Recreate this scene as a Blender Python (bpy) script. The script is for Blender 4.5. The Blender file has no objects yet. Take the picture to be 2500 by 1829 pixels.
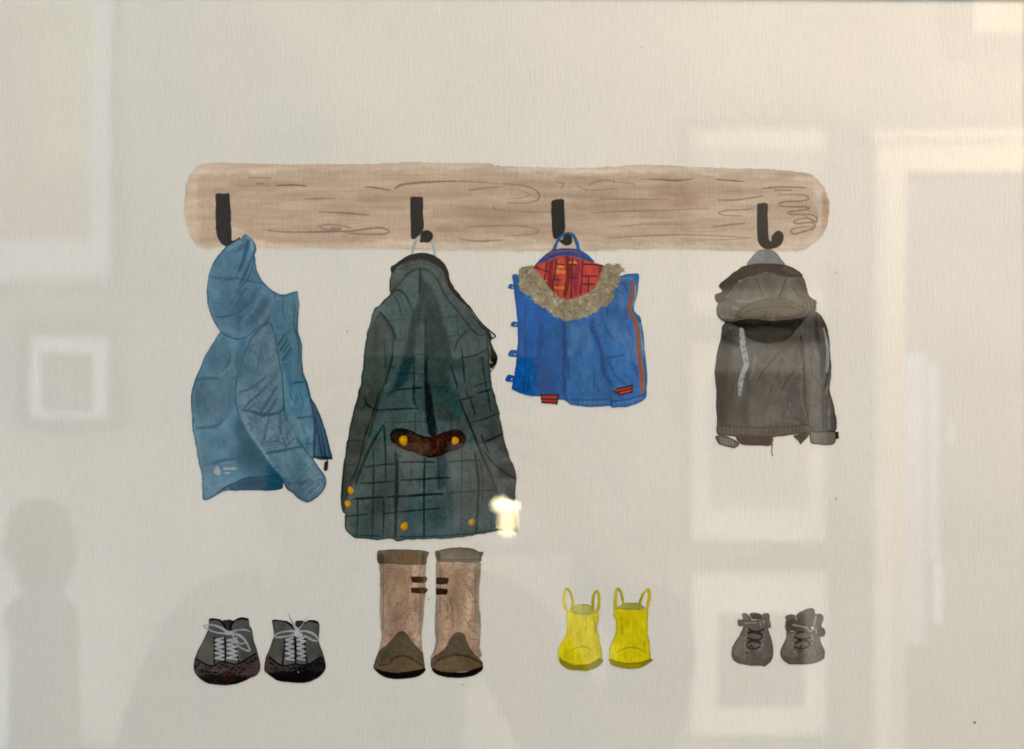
# A small watercolour of coats and shoes, framed behind glass, photographed close up;
# the glass mirrors the opposite wall of the room.
import bpy, math, random
import numpy as np

rnd = random.Random(7)
rs = np.random.RandomState(11)
scene = bpy.context.scene

# ------------------------------------------------------------------ scale
PXM = 0.42 / 2500.0            # metres per source pixel on the sheet
CAM_D = 0.50                   # camera to sheet
CXP, CYP = 1250.0, 914.5
EYE = 1.50                     # height of the picture's centre above the floor
Z_PAINT = 0.00012


def wpt(x, y, off=0.0):
    """sheet pixel -> world (sheet lies in the plane y = 0, facing -y)"""
    return ((x - CXP) * PXM, -off, EYE + (CYP - y) * PXM)


# ------------------------------------------------------------------ canvas for the pigments
STEP = 1.4
GW, GH = int(2500 / STEP) + 2, int(1829 / STEP) + 2
gx = (np.arange(GW) * STEP)
gy = (np.arange(GH) * STEP)


def hexf(c):
    return np.array(c, dtype=np.float64)


# tone of the bare sheet over the page, used only to turn picked tones into pigment albedo
LM_X = [0, 600, 1250, 1900, 2500]
LM_Y = [0, 600, 1200, 1829]
LM = np.array([
    [(204, 199, 188), (206, 200, 188), (214, 206, 191), (229, 217, 199), (236, 222, 202)],
    [(202, 199, 190), (196, 192, 181), (204, 197, 184), (214, 205, 189), (220, 210, 194)],
    [(197, 193, 184), (194, 190, 179), (202, 195, 181), (211, 203, 188), (211, 202, 187)],
    [(186, 183, 175), (189, 185, 175), (196, 191, 178), (206, 199, 185), (202, 195, 181)]], dtype=np.float64)


def lightmap():
    xs = np.interp(gx, LM_X, np.arange(5))
    ys = np.interp(gy, LM_Y, np.arange(4))
    x0 = np.clip(xs.astype(int), 0, 3)
    fx = (xs - x0)[None, :, None]
    y0 = np.clip(ys.astype(int), 0, 2)
    fy = (ys - y0)[:, None, None]
    a = LM[y0][:, x0] * (1 - fx) + LM[y0][:, x0 + 1] * fx
    b = LM[y0 + 1][:, x0] * (1 - fx) + LM[y0 + 1][:, x0 + 1] * fx
    return a * (1 - fy) + b * fy


PAPER = lightmap()
buf = PAPER.copy()
owner = np.zeros((GH, GW), dtype=np.int32)
KEYS = ['']


def kid(key):
    if key not in KEYS:
        KEYS.append(key)
    return KEYS.index(key)


_noise = {}


def noise(sx, sy, seed, octv=3):
    """fractal value noise 0..1 over the canvas; sx, sy = feature size in source pixels"""
    k = (sx, sy, seed, octv)
    if k in _noise:
        return _noise[k]
    r = np.random.RandomState(seed * 97 + 5)
    out = np.zeros((GH, GW))
    amp, tot = 1.0, 0.0
    for o in range(octv):
        fx = gx / (sx / 2 ** o)
        fy = gy / (sy / 2 ** o)
        g = r.rand(int(fy[-1]) + 3, int(fx[-1]) + 3)
        ix, iy = fx.astype(int), fy.astype(int)
        tx, ty = fx - ix, fy - iy
        tx, ty = tx * tx * (3 - 2 * tx), ty * ty * (3 - 2 * ty)
        a = g[iy][:, ix] * (1 - tx) + g[iy][:, ix + 1] * tx
        b = g[iy + 1][:, ix] * (1 - tx) + g[iy + 1][:, ix + 1] * tx
        out += amp * (a * (1 - ty[:, None]) + b * ty[:, None])
        tot += amp
        amp *= 0.55
    out /= tot
    lo, hi = np.percentile(out[::7, ::7], [2, 98])
    out = np.clip((out - lo) / (hi - lo), 0, 1)
    _noise[k] = out
    return out


def spline(pts, closed, n=4):
    P = [np.array(p[:2], float) for p in pts]
    W = [p[2] if len(p) > 2 else None for p in pts]
    N = len(P)
    if N < 3:
        return P, W
    out, ow = [], []
    rng = range(N) if closed else range(N - 1)
    for i in rng:
        if closed:
            p0, p1, p2, p3 = P[i - 1], P[i], P[(i + 1) % N], P[(i + 2) % N]
        else:
            p0, p1, p2, p3 = P[max(i - 1, 0)], P[i], P[i + 1], P[min(i + 2, N - 1)]
        # tangents limited by the segment length, so short corners do not overshoot
        L = np.linalg.norm(p2 - p1) + 1e-6
        m1 = (p2 - p0) * 0.5
        m2 = (p3 - p1) * 0.5
        for m in (m1, m2):
            l = np.linalg.norm(m)
            if l > L:
                m *= L / l
        w1, w2 = W[i], W[(i + 1) % N]
        for j in range(n):
            t = j / n
            h = (2 * t ** 3 - 3 * t * t + 1) * p1 + (t ** 3 - 2 * t * t + t) * m1 + \
                (-2 * t ** 3 + 3 * t * t) * p2 + (t ** 3 - t * t) * m2
            out.append(h)
            ow.append(None if w1 is None else w1 * (1 - t) + w2 * t)
    if not closed:
        out.append(P[-1])
        ow.append(W[-1])
    return out, ow


def window(pts, pad):
    a = np.array([p[:2] for p in pts])
    x0 = max(int((a[:, 0].min() - pad) / STEP), 0)
    x1 = min(int((a[:, 0].max() + pad) / STEP) + 2, GW)
    y0 = max(int((a[:, 1].min() - pad) / STEP), 0)
    y1 = min(int((a[:, 1].max() + pad) / STEP) + 2, GH)
    return slice(y0, y1), slice(x0, x1)


def seg_d(X, Y, a, b):
    dx, dy = b[0] - a[0], b[1] - a[1]
    L = dx * dx + dy * dy + 1e-9
    t = np.clip(((X - a[0]) * dx + (Y - a[1]) * dy) / L, 0, 1)
    return np.hypot(X - a[0] - t * dx, Y - a[1] - t * dy), t


def sdf(pts, sl):
    Y, X = np.meshgrid(gy[sl[0]], gx[sl[1]], indexing='ij')
    d = np.full(X.shape, 1e9)
    ins = np.zeros(X.shape, bool)
    N = len(pts)
    for i in range(N):
        a, b = pts[i], pts[(i + 1) % N]
        dd, _ = seg_d(X, Y, a, b)
        np.minimum(d, dd, out=d)
        if a[1] != b[1]:
            c = ((a[1] > Y) != (b[1] > Y)) & (X < (b[0] - a[0]) * (Y - a[1]) / (b[1] - a[1]) + a[0])
            ins ^= c
    return np.where(ins, -d, d)


def put(sl, alpha, col, key=None, clip=None, mul=False):
    if clip is not None:
        alpha = alpha * clip[sl]
    A = alpha[..., None]
    c = hexf(col) if not isinstance(col, np.ndarray) else col
    if mul:
        buf[sl] = buf[sl] * (1 - A) + buf[sl] * (c / 255.0) * A
    else:
        buf[sl] = buf[sl] * (1 - A) + c * A
    if key is not None:
        o = owner[sl]
        k = kid(key)
        m = ((o == 0) & (alpha > 0.02)) | (alpha > 0.45)
        o[m] = k


class Crop:
    """points read off an enlarged view: origin and enlargement"""

    def __init__(s, x0, y0, k):
        s.x0, s.y0, s.k = x0, y0, k

    def P(s, pts):
        return [((p[0] / s.k + s.x0), (p[1] / s.k + s.y0)) + ((p[2] / s.k,) if len(p) > 2 else ()) for p in pts]


def fill(pts, col, key=None, a=1.0, col2=None, nz=None, amt=1.0, edge=None, soft=1.0, wob=1.2, clip=None, sm=True,
         grain=6.0):
    """a wash with a wobbling border; edge = (colour, width, alpha)"""
    P = spline(pts, True)[0] if sm else [np.array(p[:2]) for p in pts]
    sl = window(P, 6)
    d = sdf(P, sl)
    if wob:
        d = d + wob * (noise(14, 14, 3)[sl] - 0.5) * 2 + wob * 0.6 * (noise(5, 5, 4, 2)[sl] - 0.5)
    al = a * np.clip(0.5 - d / (2 * soft), 0, 1)
    c = np.zeros(d.shape + (3,)) + hexf(col)
    if col2 is not None:
        n = noise(*(nz or (40, 40, 5)))[sl][..., None] * amt
        c = c * (1 - n) + hexf(col2) * n
    if grain:
        c = c + (noise(3.2, 3.2, 9, 2)[sl][..., None] - 0.5) * grain
    if edge:
        ec, ew, ea = edge
        w = ew * (0.55 + 0.9 * noise(30, 30, 8)[sl])
        e = ea * np.clip(1 - np.abs(d + ew * 0.5) / np.maximum(w, 0.3), 0, 1)[..., None] ** 0.7
        c = c * (1 - e) + hexf(ec) * e
    put(sl, al, c, key, clip)
    full = np.zeros((GH, GW), dtype=np.float32)
    full[sl] = np.clip(0.5 - d / (2 * soft), 0, 1) * (clip[sl] if clip is not None else 1)
    return full


def stroke(pts, w, col, a=1.0, soft=1.6, key=None, clip=None, dry=0.0, sm=True, taper=False, mul=False):
    P, Wd = spline(pts, False) if sm else ([np.array(p[:2]) for p in pts], [p[2] if len(p) > 2 else None for p in pts])
    n = len(P)
    Wd = [w if q is None else q for q in Wd]
    if taper:
        Wd = [q * (0.30 + 0.70 * math.sin(math.pi * min(1, max(0, (i + 0.4) / n))) ** 0.6) for i, q in enumerate(Wd)]
    sl = window(P, max(Wd) / 2 + soft + 2)
    Y, X = np.meshgrid(gy[sl[0]], gx[sl[1]], indexing='ij')
    best = np.full(X.shape, 1e9)
    if n == 1:
        best = np.hypot(X - P[0][0], Y - P[0][1]) - Wd[0] / 2
    for i in range(n - 1):
        d, t = seg_d(X, Y, P[i], P[i + 1])
        np.minimum(best, d - (Wd[i] * (1 - t) + Wd[i + 1] * t) / 2, out=best)
    best = best + 0.7 * (noise(9, 9, 21, 2)[sl] - 0.5) * min(2.0, max(Wd) * 0.25)
    al = np.clip(0.5 - best / soft, 0, 1)
    al = al * al * (3 - 2 * al) if soft > 4 else al
    al = al * a
    if dry:
        al = al * np.clip((noise(4, 4, 13, 2)[sl] - dry) * 5 + 0.5, 0, 1)
    put(sl, al, col, key, clip, mul)


def blot(x, y, rx, ry, col, a=1.0, soft=1.0, key=None, clip=None):
    pts = []
    n = 14
    ph = rnd.random() * 6
    for i in range(n):
        t = 2 * math.pi * i / n
        r = 1 + 0.09 * math.sin(2 * t + ph) + 0.06 * math.sin(3 * t + ph * 2)
        pts.append((x + rx * r * math.cos(t), y + ry * r * math.sin(t)))
    return fill(pts, col, key, a=a, soft=soft, clip=clip, wob=0.5)


def speckle(clip, sl_pts, col, size, thr, a, seed):
    """dry-brush granulation inside a region"""
    sl = window(sl_pts, 2)
    n = noise(size, size, seed, 2)[sl]
    al = np.clip((n - thr) * 4, 0, 1) * a
    put(sl, al, col, None, clip)


A = Crop(440, 540, 4.59)
B = Crop(440, 880, 4.465)
C = Crop(820, 560, 4.1304)
D = Crop(820, 940, 4.1304)
E = Crop(1220, 540, 3.442)
F = Crop(1720, 580, 3.0583)
G = Crop(430, 380, 2.8225)
H = Crop(1230, 380, 2.7537)
I = Crop(450, 1480, 6.1027)
J = Crop(890, 1320, 4.590)
K = Crop(1340, 1410, 6.607)
L = Crop(1760, 1460, 8.064)

# ================================================================== the coat rack
BD = 'painted_board'
outline = G.P([(56, 400), (60, 310), (78, 190), (115, 105), (200, 52), (400, 50), (700, 60), (1000, 58), (1300, 62), (1600, 46),
               (1900, 52), (2170, 55), (2200, 72)]) + \
    H.P([(30, 74), (300, 80), (540, 86), (700, 76), (980, 62), (1200, 74), (1500, 84), (1800, 92), (2050, 122),
         (2110, 160), (2160, 230), (2185, 320), (2180, 420), (2150, 520), (2080, 590), (2000, 635), (1800, 640), (1500, 635),
         (1200, 630), (900, 628), (600, 640), (300, 636), (30, 640)]) + \
    G.P([(2000, 650), (1700, 648), (1400, 640), (1100, 640), (900, 632), (700, 640), (520, 625), (400, 622), (300, 628),
         (180, 640), (118, 580), (80, 480)])
board = fill(outline, (186, 169, 150), BD, col2=(196, 180, 161), nz=(90, 22, 31), edge=((168, 149, 130), 2.2, 0.4), soft=1.6, wob=1.4)
inner = G.P([(165, 165), (300, 140), (500, 120), (800, 115), (1000, 100), (1300, 105), (1700, 95), (2200, 95)]) + \
    H.P([(100, 120), (500, 130), (900, 118), (1300, 130), (1700, 150), (2060, 180), (2080, 300), (2110, 420), (2060, 540),
         (1900, 590), (1500, 600), (1000, 590), (500, 590), (250, 575), (60, 560)]) + \
    G.P([(2150, 590), (1900, 600), (1500, 575), (1200, 620), (900, 620), (640, 600), (500, 545), (395, 500), (300, 590),
         (180, 600), (160, 400)])
fill(inner, (162, 141, 120), None, a=0.62, col2=(178, 158, 136), nz=(150, 15, 32), soft=5, wob=5, clip=board)
# streaky second wash, brown and ochre bands
for i in range(90):
    x = rnd.uniform(520, 1960)
    y = rnd.uniform(418, 592)
    l = rnd.uniform(40, 170)
    c = rnd.choice([(150, 124, 98), (158, 128, 108), (170, 148, 112), (146, 120, 100), (178, 160, 134), (190, 172, 148)])
    stroke([(x - l / 2, y), (x, y + rnd.uniform(-3, 3)), (x + l / 2, y + rnd.uniform(-2, 4))], rnd.uniform(5, 22), c,
           a=rnd.uniform(0.08, 0.24), soft=10, clip=board, taper=True)
for (x, y, w, h, a) in [(1235, 560, 330, 26, .32), (1190, 520, 260, 24, .30), (950, 480, 130, 60, .15), (1700, 470, 200, 60, .2), (640, 450, 150, 24, .25),
                        (1500, 480, 380, 70, .16), (1290, 450, 110, 30, .22), (500, 570, 60, 30, .15), (1850, 430, 160, 24, .22)]:
    stroke([(x - w / 2, y), (x, y + 2), (x + w / 2, y + 3)], h, (140, 110, 90), a=a, soft=16, clip=board, taper=True)
stroke(H.P([(2150, 260, 30), (2165, 360, 50), (2155, 470, 40)]), 10, (160, 124, 96), a=.45, soft=8, clip=board)
GR = (122, 98, 82)
for pts, w, a in [
        (G.P([(690, 207), (790, 203), (895, 208)]), 3.0, .8), (G.P([(550, 192), (600, 194)]), 2, .6),
        (G.P([(400, 207), (640, 207)]), 2, .3), (G.P([(500, 153), (655, 155)]), 3.2, .4),
        (G.P([(885, 300), (1000, 295), (1095, 295)]), 2.4, .65), (G.P([(980, 388), (1150, 395), (1328, 410)]), 2.6, .7),
        (G.P([(1300, 216), (1380, 222), (1472, 240)]), 3.0, .8),
        (G.P([(630, 515), (720, 525), (850, 527), (1000, 526), (1200, 520), (1330, 503), (1400, 498), (1460, 512), (1465, 532),
              (1400, 543), (1250, 540), (1160, 530)]), 3.0, .7),
        (G.P([(965, 495), (1010, 478), (1080, 478), (1160, 488), (1215, 505)]), 3, .5),
        (G.P([(1010, 485), (1000, 500), (1060, 515), (1110, 520)]), 3, .5), (G.P([(1070, 505, 20), (1130, 505, 24)]), 6, .5),
        (G.P([(1505, 232, 14), (1540, 205, 18), (1640, 190, 14), (1800, 180, 12), (2000, 178, 7), (2258, 195, 5)]), 5, .75),
        (G.P([(2020, 240), (2120, 225), (2258, 215)]), 3, .45), (G.P([(2180, 330), (2200, 370), (2258, 378)]), 2, .35),
        (H.P([(0, 190), (100, 198), (190, 220), (238, 260), (225, 300), (160, 318), (20, 318)]), 2.6, .65),
        (H.P([(0, 225), (110, 235), (170, 262), (120, 285), (20, 290)]), 2.0, .4),
        (H.P([(0, 470), (150, 478), (240, 505), (180, 530), (0, 540)]), 2.4, .4),
        (G.P([(2010, 490), (2258, 482)]), 2.6, .5), (G.P([(1940, 570), (2080, 590), (2258, 580)]), 3, .4),
        (H.P([(925, 159, 3), (1050, 162, 10), (1150, 168, 12), (1285, 157, 4)]), 2, .9),
        (H.P([(1425, 160), (1520, 168), (1615, 175)]), 2.6, .9),
        (H.P([(505, 205), (540, 228), (640, 232), (760, 222)]), 2.4, .5), (H.P([(565, 205), (610, 178), (680, 165), (740, 172), (740, 190)]), 2.4, .5),
        (H.P([(740, 178), (870, 190), (885, 210)]), 2.2, .45), (H.P([(350, 178), (400, 190), (385, 220)]), 3, .4),
        (H.P([(585, 310), (700, 292), (900, 294), (1100, 292)]), 3, .4), (H.P([(590, 386), (800, 374), (1100, 368), (1390, 352)]), 3, .42),
        (H.P([(1435, 300), (1560, 298), (1660, 285), (1745, 270)]), 3.6, .6), (H.P([(1470, 235), (1560, 240)]), 3, .2),
        (H.P([(1675, 350), (1640, 362), (1500, 368), (1445, 385), (1480, 402), (1600, 405)]), 3, .55),
        (H.P([(780, 478), (930, 462), (1200, 462)]), 2.6, .4), (H.P([(910, 450), (1160, 448)]), 2, .35),
        (H.P([(1400, 480), (1520, 465), (1620, 456)]), 3.4, .55),
        (H.P([(680, 555), (900, 542), (1200, 532), (1450, 540), (1665, 555)]), 2.6, .5), (H.P([(1230, 570), (1450, 566), (1640, 560)]), 2, .35),
        (H.P([(1200, 498), (1300, 515), (1500, 500)]), 2, .25),
        (H.P([(1740, 222), (1850, 212), (2035, 216)]), 3.2, .7), (H.P([(1820, 232), (1930, 233)]), 3.2, .6),
        (H.P([(1845, 264), (1960, 262), (2030, 270), (2048, 292), (2000, 306), (1900, 310), (1850, 322), (1862, 340),
              (1950, 345), (2030, 345), (2050, 358), (1980, 370), (1918, 378), (1912, 392), (1960, 397), (2060, 397),
              (2105, 420), (2098, 450), (2060, 430), (2010, 400), (1970, 402)]), 3.4, .62),
        (H.P([(2100, 445), (2060, 425), (1990, 425), (1950, 445), (1975, 458), (2060, 450), (2090, 465), (2080, 490),
              (2000, 515), (1945, 528), (1932, 500), (1990, 482), (2080, 478)]), 3.4, .62),
        (H.P([(850, 415), (1400, 425)]), 2, .2), (H.P([(0, 375), (310, 378)]), 3, .3), (H.P([(60, 300), (310, 310)]), 2, .2)]:
    stroke([(q[0], q[1]) + ((q[2] * 1.1,) if len(q) > 2 else ()) for q in pts], w * 1.35, GR, a=min(1, a * 1.1), soft=1.6, clip=board, taper=True)

# hooks ------------------------------------------------------------
BLK = (13, 18, 23)
fill(G.P([(275, 268), (292, 262), (340, 264), (364, 261), (370, 300), (376, 380), (378, 470), (384, 540), (383, 585), (410, 582),
          (436, 563), (440, 576), (400, 600), (350, 626), (312, 604), (285, 560), (274, 480), (273, 370)]), BLK, 'painted_hook.1',
     wob=.9, grain=2)
stroke(G.P([(372, 450), (378, 540)]), 1.2, (90, 90, 88), a=.5)
fill(G.P([(1614, 292), (1625, 285), (1690, 285), (1700, 292), (1701, 400), (1706, 488), (1692, 526), (1650, 572), (1632, 577),
          (1620, 560), (1617, 450)]), BLK, 'painted_hook.2', wob=.7, grain=2)
fill(H.P([(320, 312), (342, 298), (390, 294), (404, 306), (408, 400), (412, 490), (402, 520), (352, 560), (332, 548),
          (323, 450)]), (14, 17, 18), 'painted_hook.3', wob=.7, grain=2)
fill(H.P([(1703, 328), (1720, 322), (1762, 320), (1773, 328), (1775, 440), (1780, 550), (1795, 578), (1802, 540), (1838, 505), (1872, 518),
          (1880, 560), (1862, 600), (1820, 622), (1765, 629), (1730, 610), (1706, 570), (1702, 480)]), (25, 18, 12),
     'painted_hook.4', wob=.6, grain=2)
stroke(H.P([(1835, 512), (1805, 540), (1798, 580)]), 1.2, (110, 85, 60), a=.4)

# ================================================================== blue hooded jacket
JK = 'painted_jacket'
OUTB = (38, 64, 82)
body = A.P([(720, 150), (690, 182), (600, 240), (500, 300), (420, 390), (350, 500), (318, 620), (300, 740), (302, 860), (322, 980),
            (370, 1110), (430, 1210), (445, 1235), (400, 1310), (330, 1420), (260, 1540), (225, 1640)]) + \
    B.P([(190, 130), (150, 235), (120, 370), (118, 480), (130, 640), (140, 790), (170, 930), (195, 1080), (225, 1210), (240, 1350),
         (245, 1505), (265, 1525), (310, 1520), (400, 1465), (490, 1425), (640, 1420), (800, 1415), (950, 1420), (1050, 1412),
         (1115, 1390), (1130, 1345), (1280, 1250), (1450, 1070), (1462, 1062), (1640, 1076), (1636, 980), (1600, 830), (1560, 700),
         (1500, 540), (1450, 442), (1420, 400), (1390, 260), (1350, 150), (1328, 20)]) + \
    A.P([(1370, 1620), (1363, 1500), (1366, 1390), (1342, 1300), (1320, 1200), (1320, 1080), (1335, 950), (1325, 840), (1315, 785),
         (1290, 785), (1180, 820), (1100, 810), (1020, 765), (940, 690), (890, 620), (855, 520), (840, 430), (835, 380),
         (855, 320), (838, 250), (790, 190), (745, 152)])
jm = fill(body, (72, 110, 126), JK, col2=(84, 123, 137), nz=(45, 60, 41), edge=(OUTB, 3.0, .85), wob=.9)
# hood
hood = A.P([(720, 150), (690, 182), (600, 240), (500, 300), (420, 390), (350, 500), (318, 620), (300, 740), (302, 860), (322, 980),
            (370, 1110), (430, 1210), (500, 1285), (620, 1330), (720, 1320), (800, 1262), (900, 1182), (980, 1130), (1010, 1040), (1070, 860),
            (1040, 780), (940, 690), (890, 620), (855, 520), (840, 430), (835, 380), (855, 320), (838, 250), (790, 190), (745, 152)])
hm = fill(hood, (72, 107, 127), JK + '/hood', col2=(84, 118, 136), nz=(50, 40, 42), edge=(OUTB, 2.6, .8), wob=.9, clip=jm)
LT, MD, DK = (106, 137, 152), (54, 88, 106), (42, 74, 93)


def folds(crop, lst, clip):
    for pts, w, c, a, s in lst:
        stroke(crop.P(pts), w, c, a=a, soft=s, clip=clip, taper=True)


folds(A, [([(700, 180), (640, 240), (520, 330)], 12, LT, .7, 7), ([(730, 170), (800, 230), (800, 320)], 9, LT, .8, 5),
          ([(760, 220), (745, 300), (715, 420), (660, 560)], 11, DK, .85, 6), ([(720, 260), (680, 300), (640, 340)], 8, DK, .6, 5),
          ([(840, 330), (790, 470), (720, 620), (660, 720)], 8, DK, .8, 5), ([(810, 420), (770, 560), (700, 690), (600, 850)], 3, LT, .8, 3),
          ([(830, 440), (760, 640), (660, 760), (560, 950)], 5, DK, .7, 5), ([(700, 440), (650, 560), (630, 640)], 4, DK, .5, 4),
          ([(820, 480), (880, 640), (900, 700)], 14, (68, 110, 128), .6, 10),
          ([(340, 620), (420, 640), (540, 650), (640, 640)], 8, DK, .55, 7), ([(330, 1040), (420, 1075), (560, 1060), (650, 1030)], 4, DK, .85, 4),
          ([(640, 640), (860, 690), (930, 690)], 5, DK, .5, 5), ([(740, 740), (650, 900), (590, 1010)], 6, DK, .5, 6),
          ([(860, 760), (760, 940), (640, 1100)], 14, MD, .6, 10), ([(700, 900), (620, 1050), (650, 1200)], 26, MD, .6, 18),
          ([(905, 730), (895, 800), (860, 900)], 4, DK, .7, 3), ([(905, 740), (940, 840), (930, 900)], 6, (82, 112, 124), .7, 5),
          ([(905, 780), (870, 900), (800, 1050)], 8, (98, 124, 136), .7, 6), ([(960, 860), (900, 1000), (760, 1150)], 22, MD, .6, 14),
          ([(1050, 880), (1000, 1000), (900, 1130)], 13, (104, 120, 132), .75, 7), ([(800, 940), (680, 1050)], 4, LT, .4, 4),
          ([(760, 1000), (740, 1030), (640, 1150)], 3, DK, .6, 3),
          ([(360, 480), (330, 600), (320, 760)], 12, (96, 130, 146), .5, 9), ([(330, 900), (350, 1020), (400, 1120)], 12, LT, .5, 8),
          ([(420, 1130), (500, 1220), (600, 1250)], 18, (92, 128, 148), .5, 12),
          ([(700, 700), (560, 1000), (480, 1030)], 12, (70, 104, 124), .5, 10), ([(380, 700), (500, 760), (560, 900)], 30, (66, 101, 121), .45, 22),
          ([(445, 1235), (470, 1290), (540, 1330), (650, 1325)], 4.5, (30, 60, 78), .9, 3), ([(480, 1250), (560, 1300)], 6, DK, .4, 5)], hm)
# body panels
folds(A, [([(240, 1600), (330, 1430), (430, 1290)], 10, (96, 130, 145), .6, 7), ([(720, 1350), (690, 1450), (640, 1640)], 20, MD, .6, 12),
          ([(460, 1350), (400, 1500), (380, 1640)], 40, MD, .45, 26), ([(560, 1520), (530, 1640)], 4, DK, .7, 4),
          ([(600, 1480), (580, 1640)], 12, (100, 118, 130), .6, 8),
          ([(1060, 820), (1160, 850), (1290, 800)], 9, MD, .4, 7), ([(1100, 900), (1070, 1050), (1100, 1200)], 13, (56, 96, 112), .5, 9),
          ([(1160, 840), (1150, 1000), (1190, 1130)], 3, DK, .6, 3), ([(1275, 850), (1285, 1000), (1270, 1180), (1340, 1330)], 3, DK, .8, 2.4),
          ([(1310, 800), (1318, 1000)], 5, (96, 130, 140), .5, 3), ([(1220, 880), (1200, 1000)], 16, (84, 120, 130), .5, 10),
          ([(1050, 1100), (1160, 1220), (1200, 1400)], 12, (64, 110, 126), .5, 8),
          ([(1170, 1270), (1090, 1400)], 4, (26, 58, 78), .8, 2.4), ([(1200, 1330), (1120, 1450)], 4, (26, 58, 78), .8, 2.4),
          ([(1230, 1370), (1150, 1470)], 3, (26, 58, 78), .7, 2.4), ([(1240, 1430), (1150, 1560)], 6, (26, 58, 78), .75, 4),
          ([(1180, 1300), (1230, 1200)], 3, DK, .5, 3), ([(1300, 1230), (1330, 1400), (1330, 1600)], 6, (38, 72, 90), .7, 3),
          ([(1240, 1480), (1220, 1650)], 10, (60, 112, 136), .6, 6), ([(1290, 1450), (1290, 1650)], 7, (66, 104, 124), .6, 5),
          ([(1150, 1600), (1180, 1650)], 4, DK, .6, 3)], jm)
folds(B, [([(180, 215), (260, 200), (420, 195)], 9, DK, .65, 6), ([(250, 250), (220, 400), (260, 560)], 46, MD, .5, 30),
          ([(180, 740), (260, 735), (390, 715), (480, 640)], 8, DK, .65, 6), ([(430, 180), (540, 60)], 12, (100, 116, 128), .6, 8),
          ([(480, 250), (420, 480), (280, 660)], 18, (92, 116, 126), .55, 12), ([(460, 120), (520, 30)], 4, DK, .6, 4),
          ([(560, 280), (540, 520), (420, 660)], 20, MD, .5, 14), ([(150, 330), (145, 600)], 7, (100, 138, 146), .5, 5),
          ([(155, 700), (200, 950), (240, 1150)], 10, (96, 130, 142), .55, 7),
          ([(560, 700), (560, 960)], 24, (86, 112, 124), .4, 16), ([(640, 660), (760, 900), (1000, 1200)], 44, (34, 68, 86), .75, 28),
          ([(640, 1000), (800, 1120), (1000, 1240)], 60, (38, 74, 92), .6, 34), ([(300, 800), (420, 900), (500, 800)], 30, MD, .35, 20),
          ([(250, 1145), (380, 1115), (500, 1080), (590, 1078)], 9, DK, .7, 6), ([(280, 1180), (290, 1380)], 40, (92, 124, 140), .55, 26),
          ([(300, 1450), (480, 1360), (600, 1290)], 18, (98, 128, 142), .55, 12),
          ([(1160, 40), (1200, 240), (1260, 420)], 14, (48, 92, 116), .6, 9), ([(1240, 20), (1260, 160)], 10, (84, 120, 134), .5, 6),
          ([(1210, 250), (1260, 240), (1340, 236)], 5, DK, .8, 3), ([(1235, 260), (1240, 380), (1210, 500)], 8, (98, 134, 146), .6, 5),
          ([(1180, 330), (1220, 420), (1260, 470)], 4, DK, .5, 3), ([(1300, 330), (1340, 450)], 3, DK, .5, 3),
          ([(1200, 560), (1260, 700), (1340, 860)], 18, (100, 126, 136), .6, 10), ([(1280, 630), (1350, 622), (1430, 612)], 6, DK, .85, 3),
          ([(1310, 690), (1380, 760), (1440, 900)], 14, (106, 130, 140), .55, 8), ([(1330, 700), (1360, 800)], 3, DK, .6, 3),
          ([(1340, 480), (1300, 640)], 3, DK, .4, 3), ([(1420, 420), (1450, 560), (1470, 720), (1455, 1040)], 7, (34, 62, 78), .85, 3),
          ([(1360, 160), (1400, 330), (1430, 460)], 6, (36, 62, 78), .75, 3), ([(1350, 915), (1440, 905)], 4, DK, .6, 3),
          ([(1400, 830), (1380, 900)], 6, DK, .3, 5)], jm)
# hem seen from the inside
hem = B.P([(290, 1522), (400, 1440), (500, 1370), (640, 1305), (720, 1275), (860, 1262), (1085, 1248), (1118, 1340), (1115, 1390),
           (1050, 1412), (950, 1420), (800, 1415), (640, 1420), (490, 1425), (400, 1465), (310, 1520)])
hem_m = fill(hem, (34, 68, 88), JK + '/hem_lining', col2=(46, 80, 100), nz=(50, 20, 43), edge=((28, 52, 68), 2.6, .7), wob=.7, clip=jm)
stroke(B.P([(330, 1500), (430, 1450), (520, 1400)]), 8, (72, 100, 118), a=.8, soft=5, clip=hem_m)
# front edge flap and zip
flap = B.P([(1425, 430), (1455, 445), (1500, 540), (1560, 700), (1600, 830), (1636, 980), (1640, 1076), (1462, 1062), (1468, 850), (1455, 640)])
fm = fill(flap, (46, 76, 92), JK + '/front_edge', col2=(56, 86, 102), nz=(20, 60, 44), edge=((26, 46, 58), 2.6, .85), wob=.6)
for p in ([(1480, 560), (1540, 760), (1580, 1040)], [(1470, 620), (1510, 820), (1540, 1050)]):
    stroke(B.P(p), 3, (26, 48, 62), a=.8, clip=fm)
for p in ([(1500, 620), (1550, 760), (1610, 1040)], [(1480, 820), (1490, 1040)]):
    stroke(B.P(p), 4, (76, 104, 118), a=.6, clip=fm)
stroke(B.P([(1455, 1052), (1560, 1056), (1650, 1070)]), 4.5, (22, 32, 40), a=.95, key=JK + '/front_edge')
stroke(B.P([(1604, 1082), (1606, 1108)]), 2.6, (44, 46, 46), key=JK + '/zip_pull')
fill(B.P([(1578, 1102), (1612, 1100), (1612, 1150), (1600, 1200), (1568, 1198), (1566, 1140)]), (44, 46, 44), JK + '/zip_pull', wob=.4)
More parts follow.
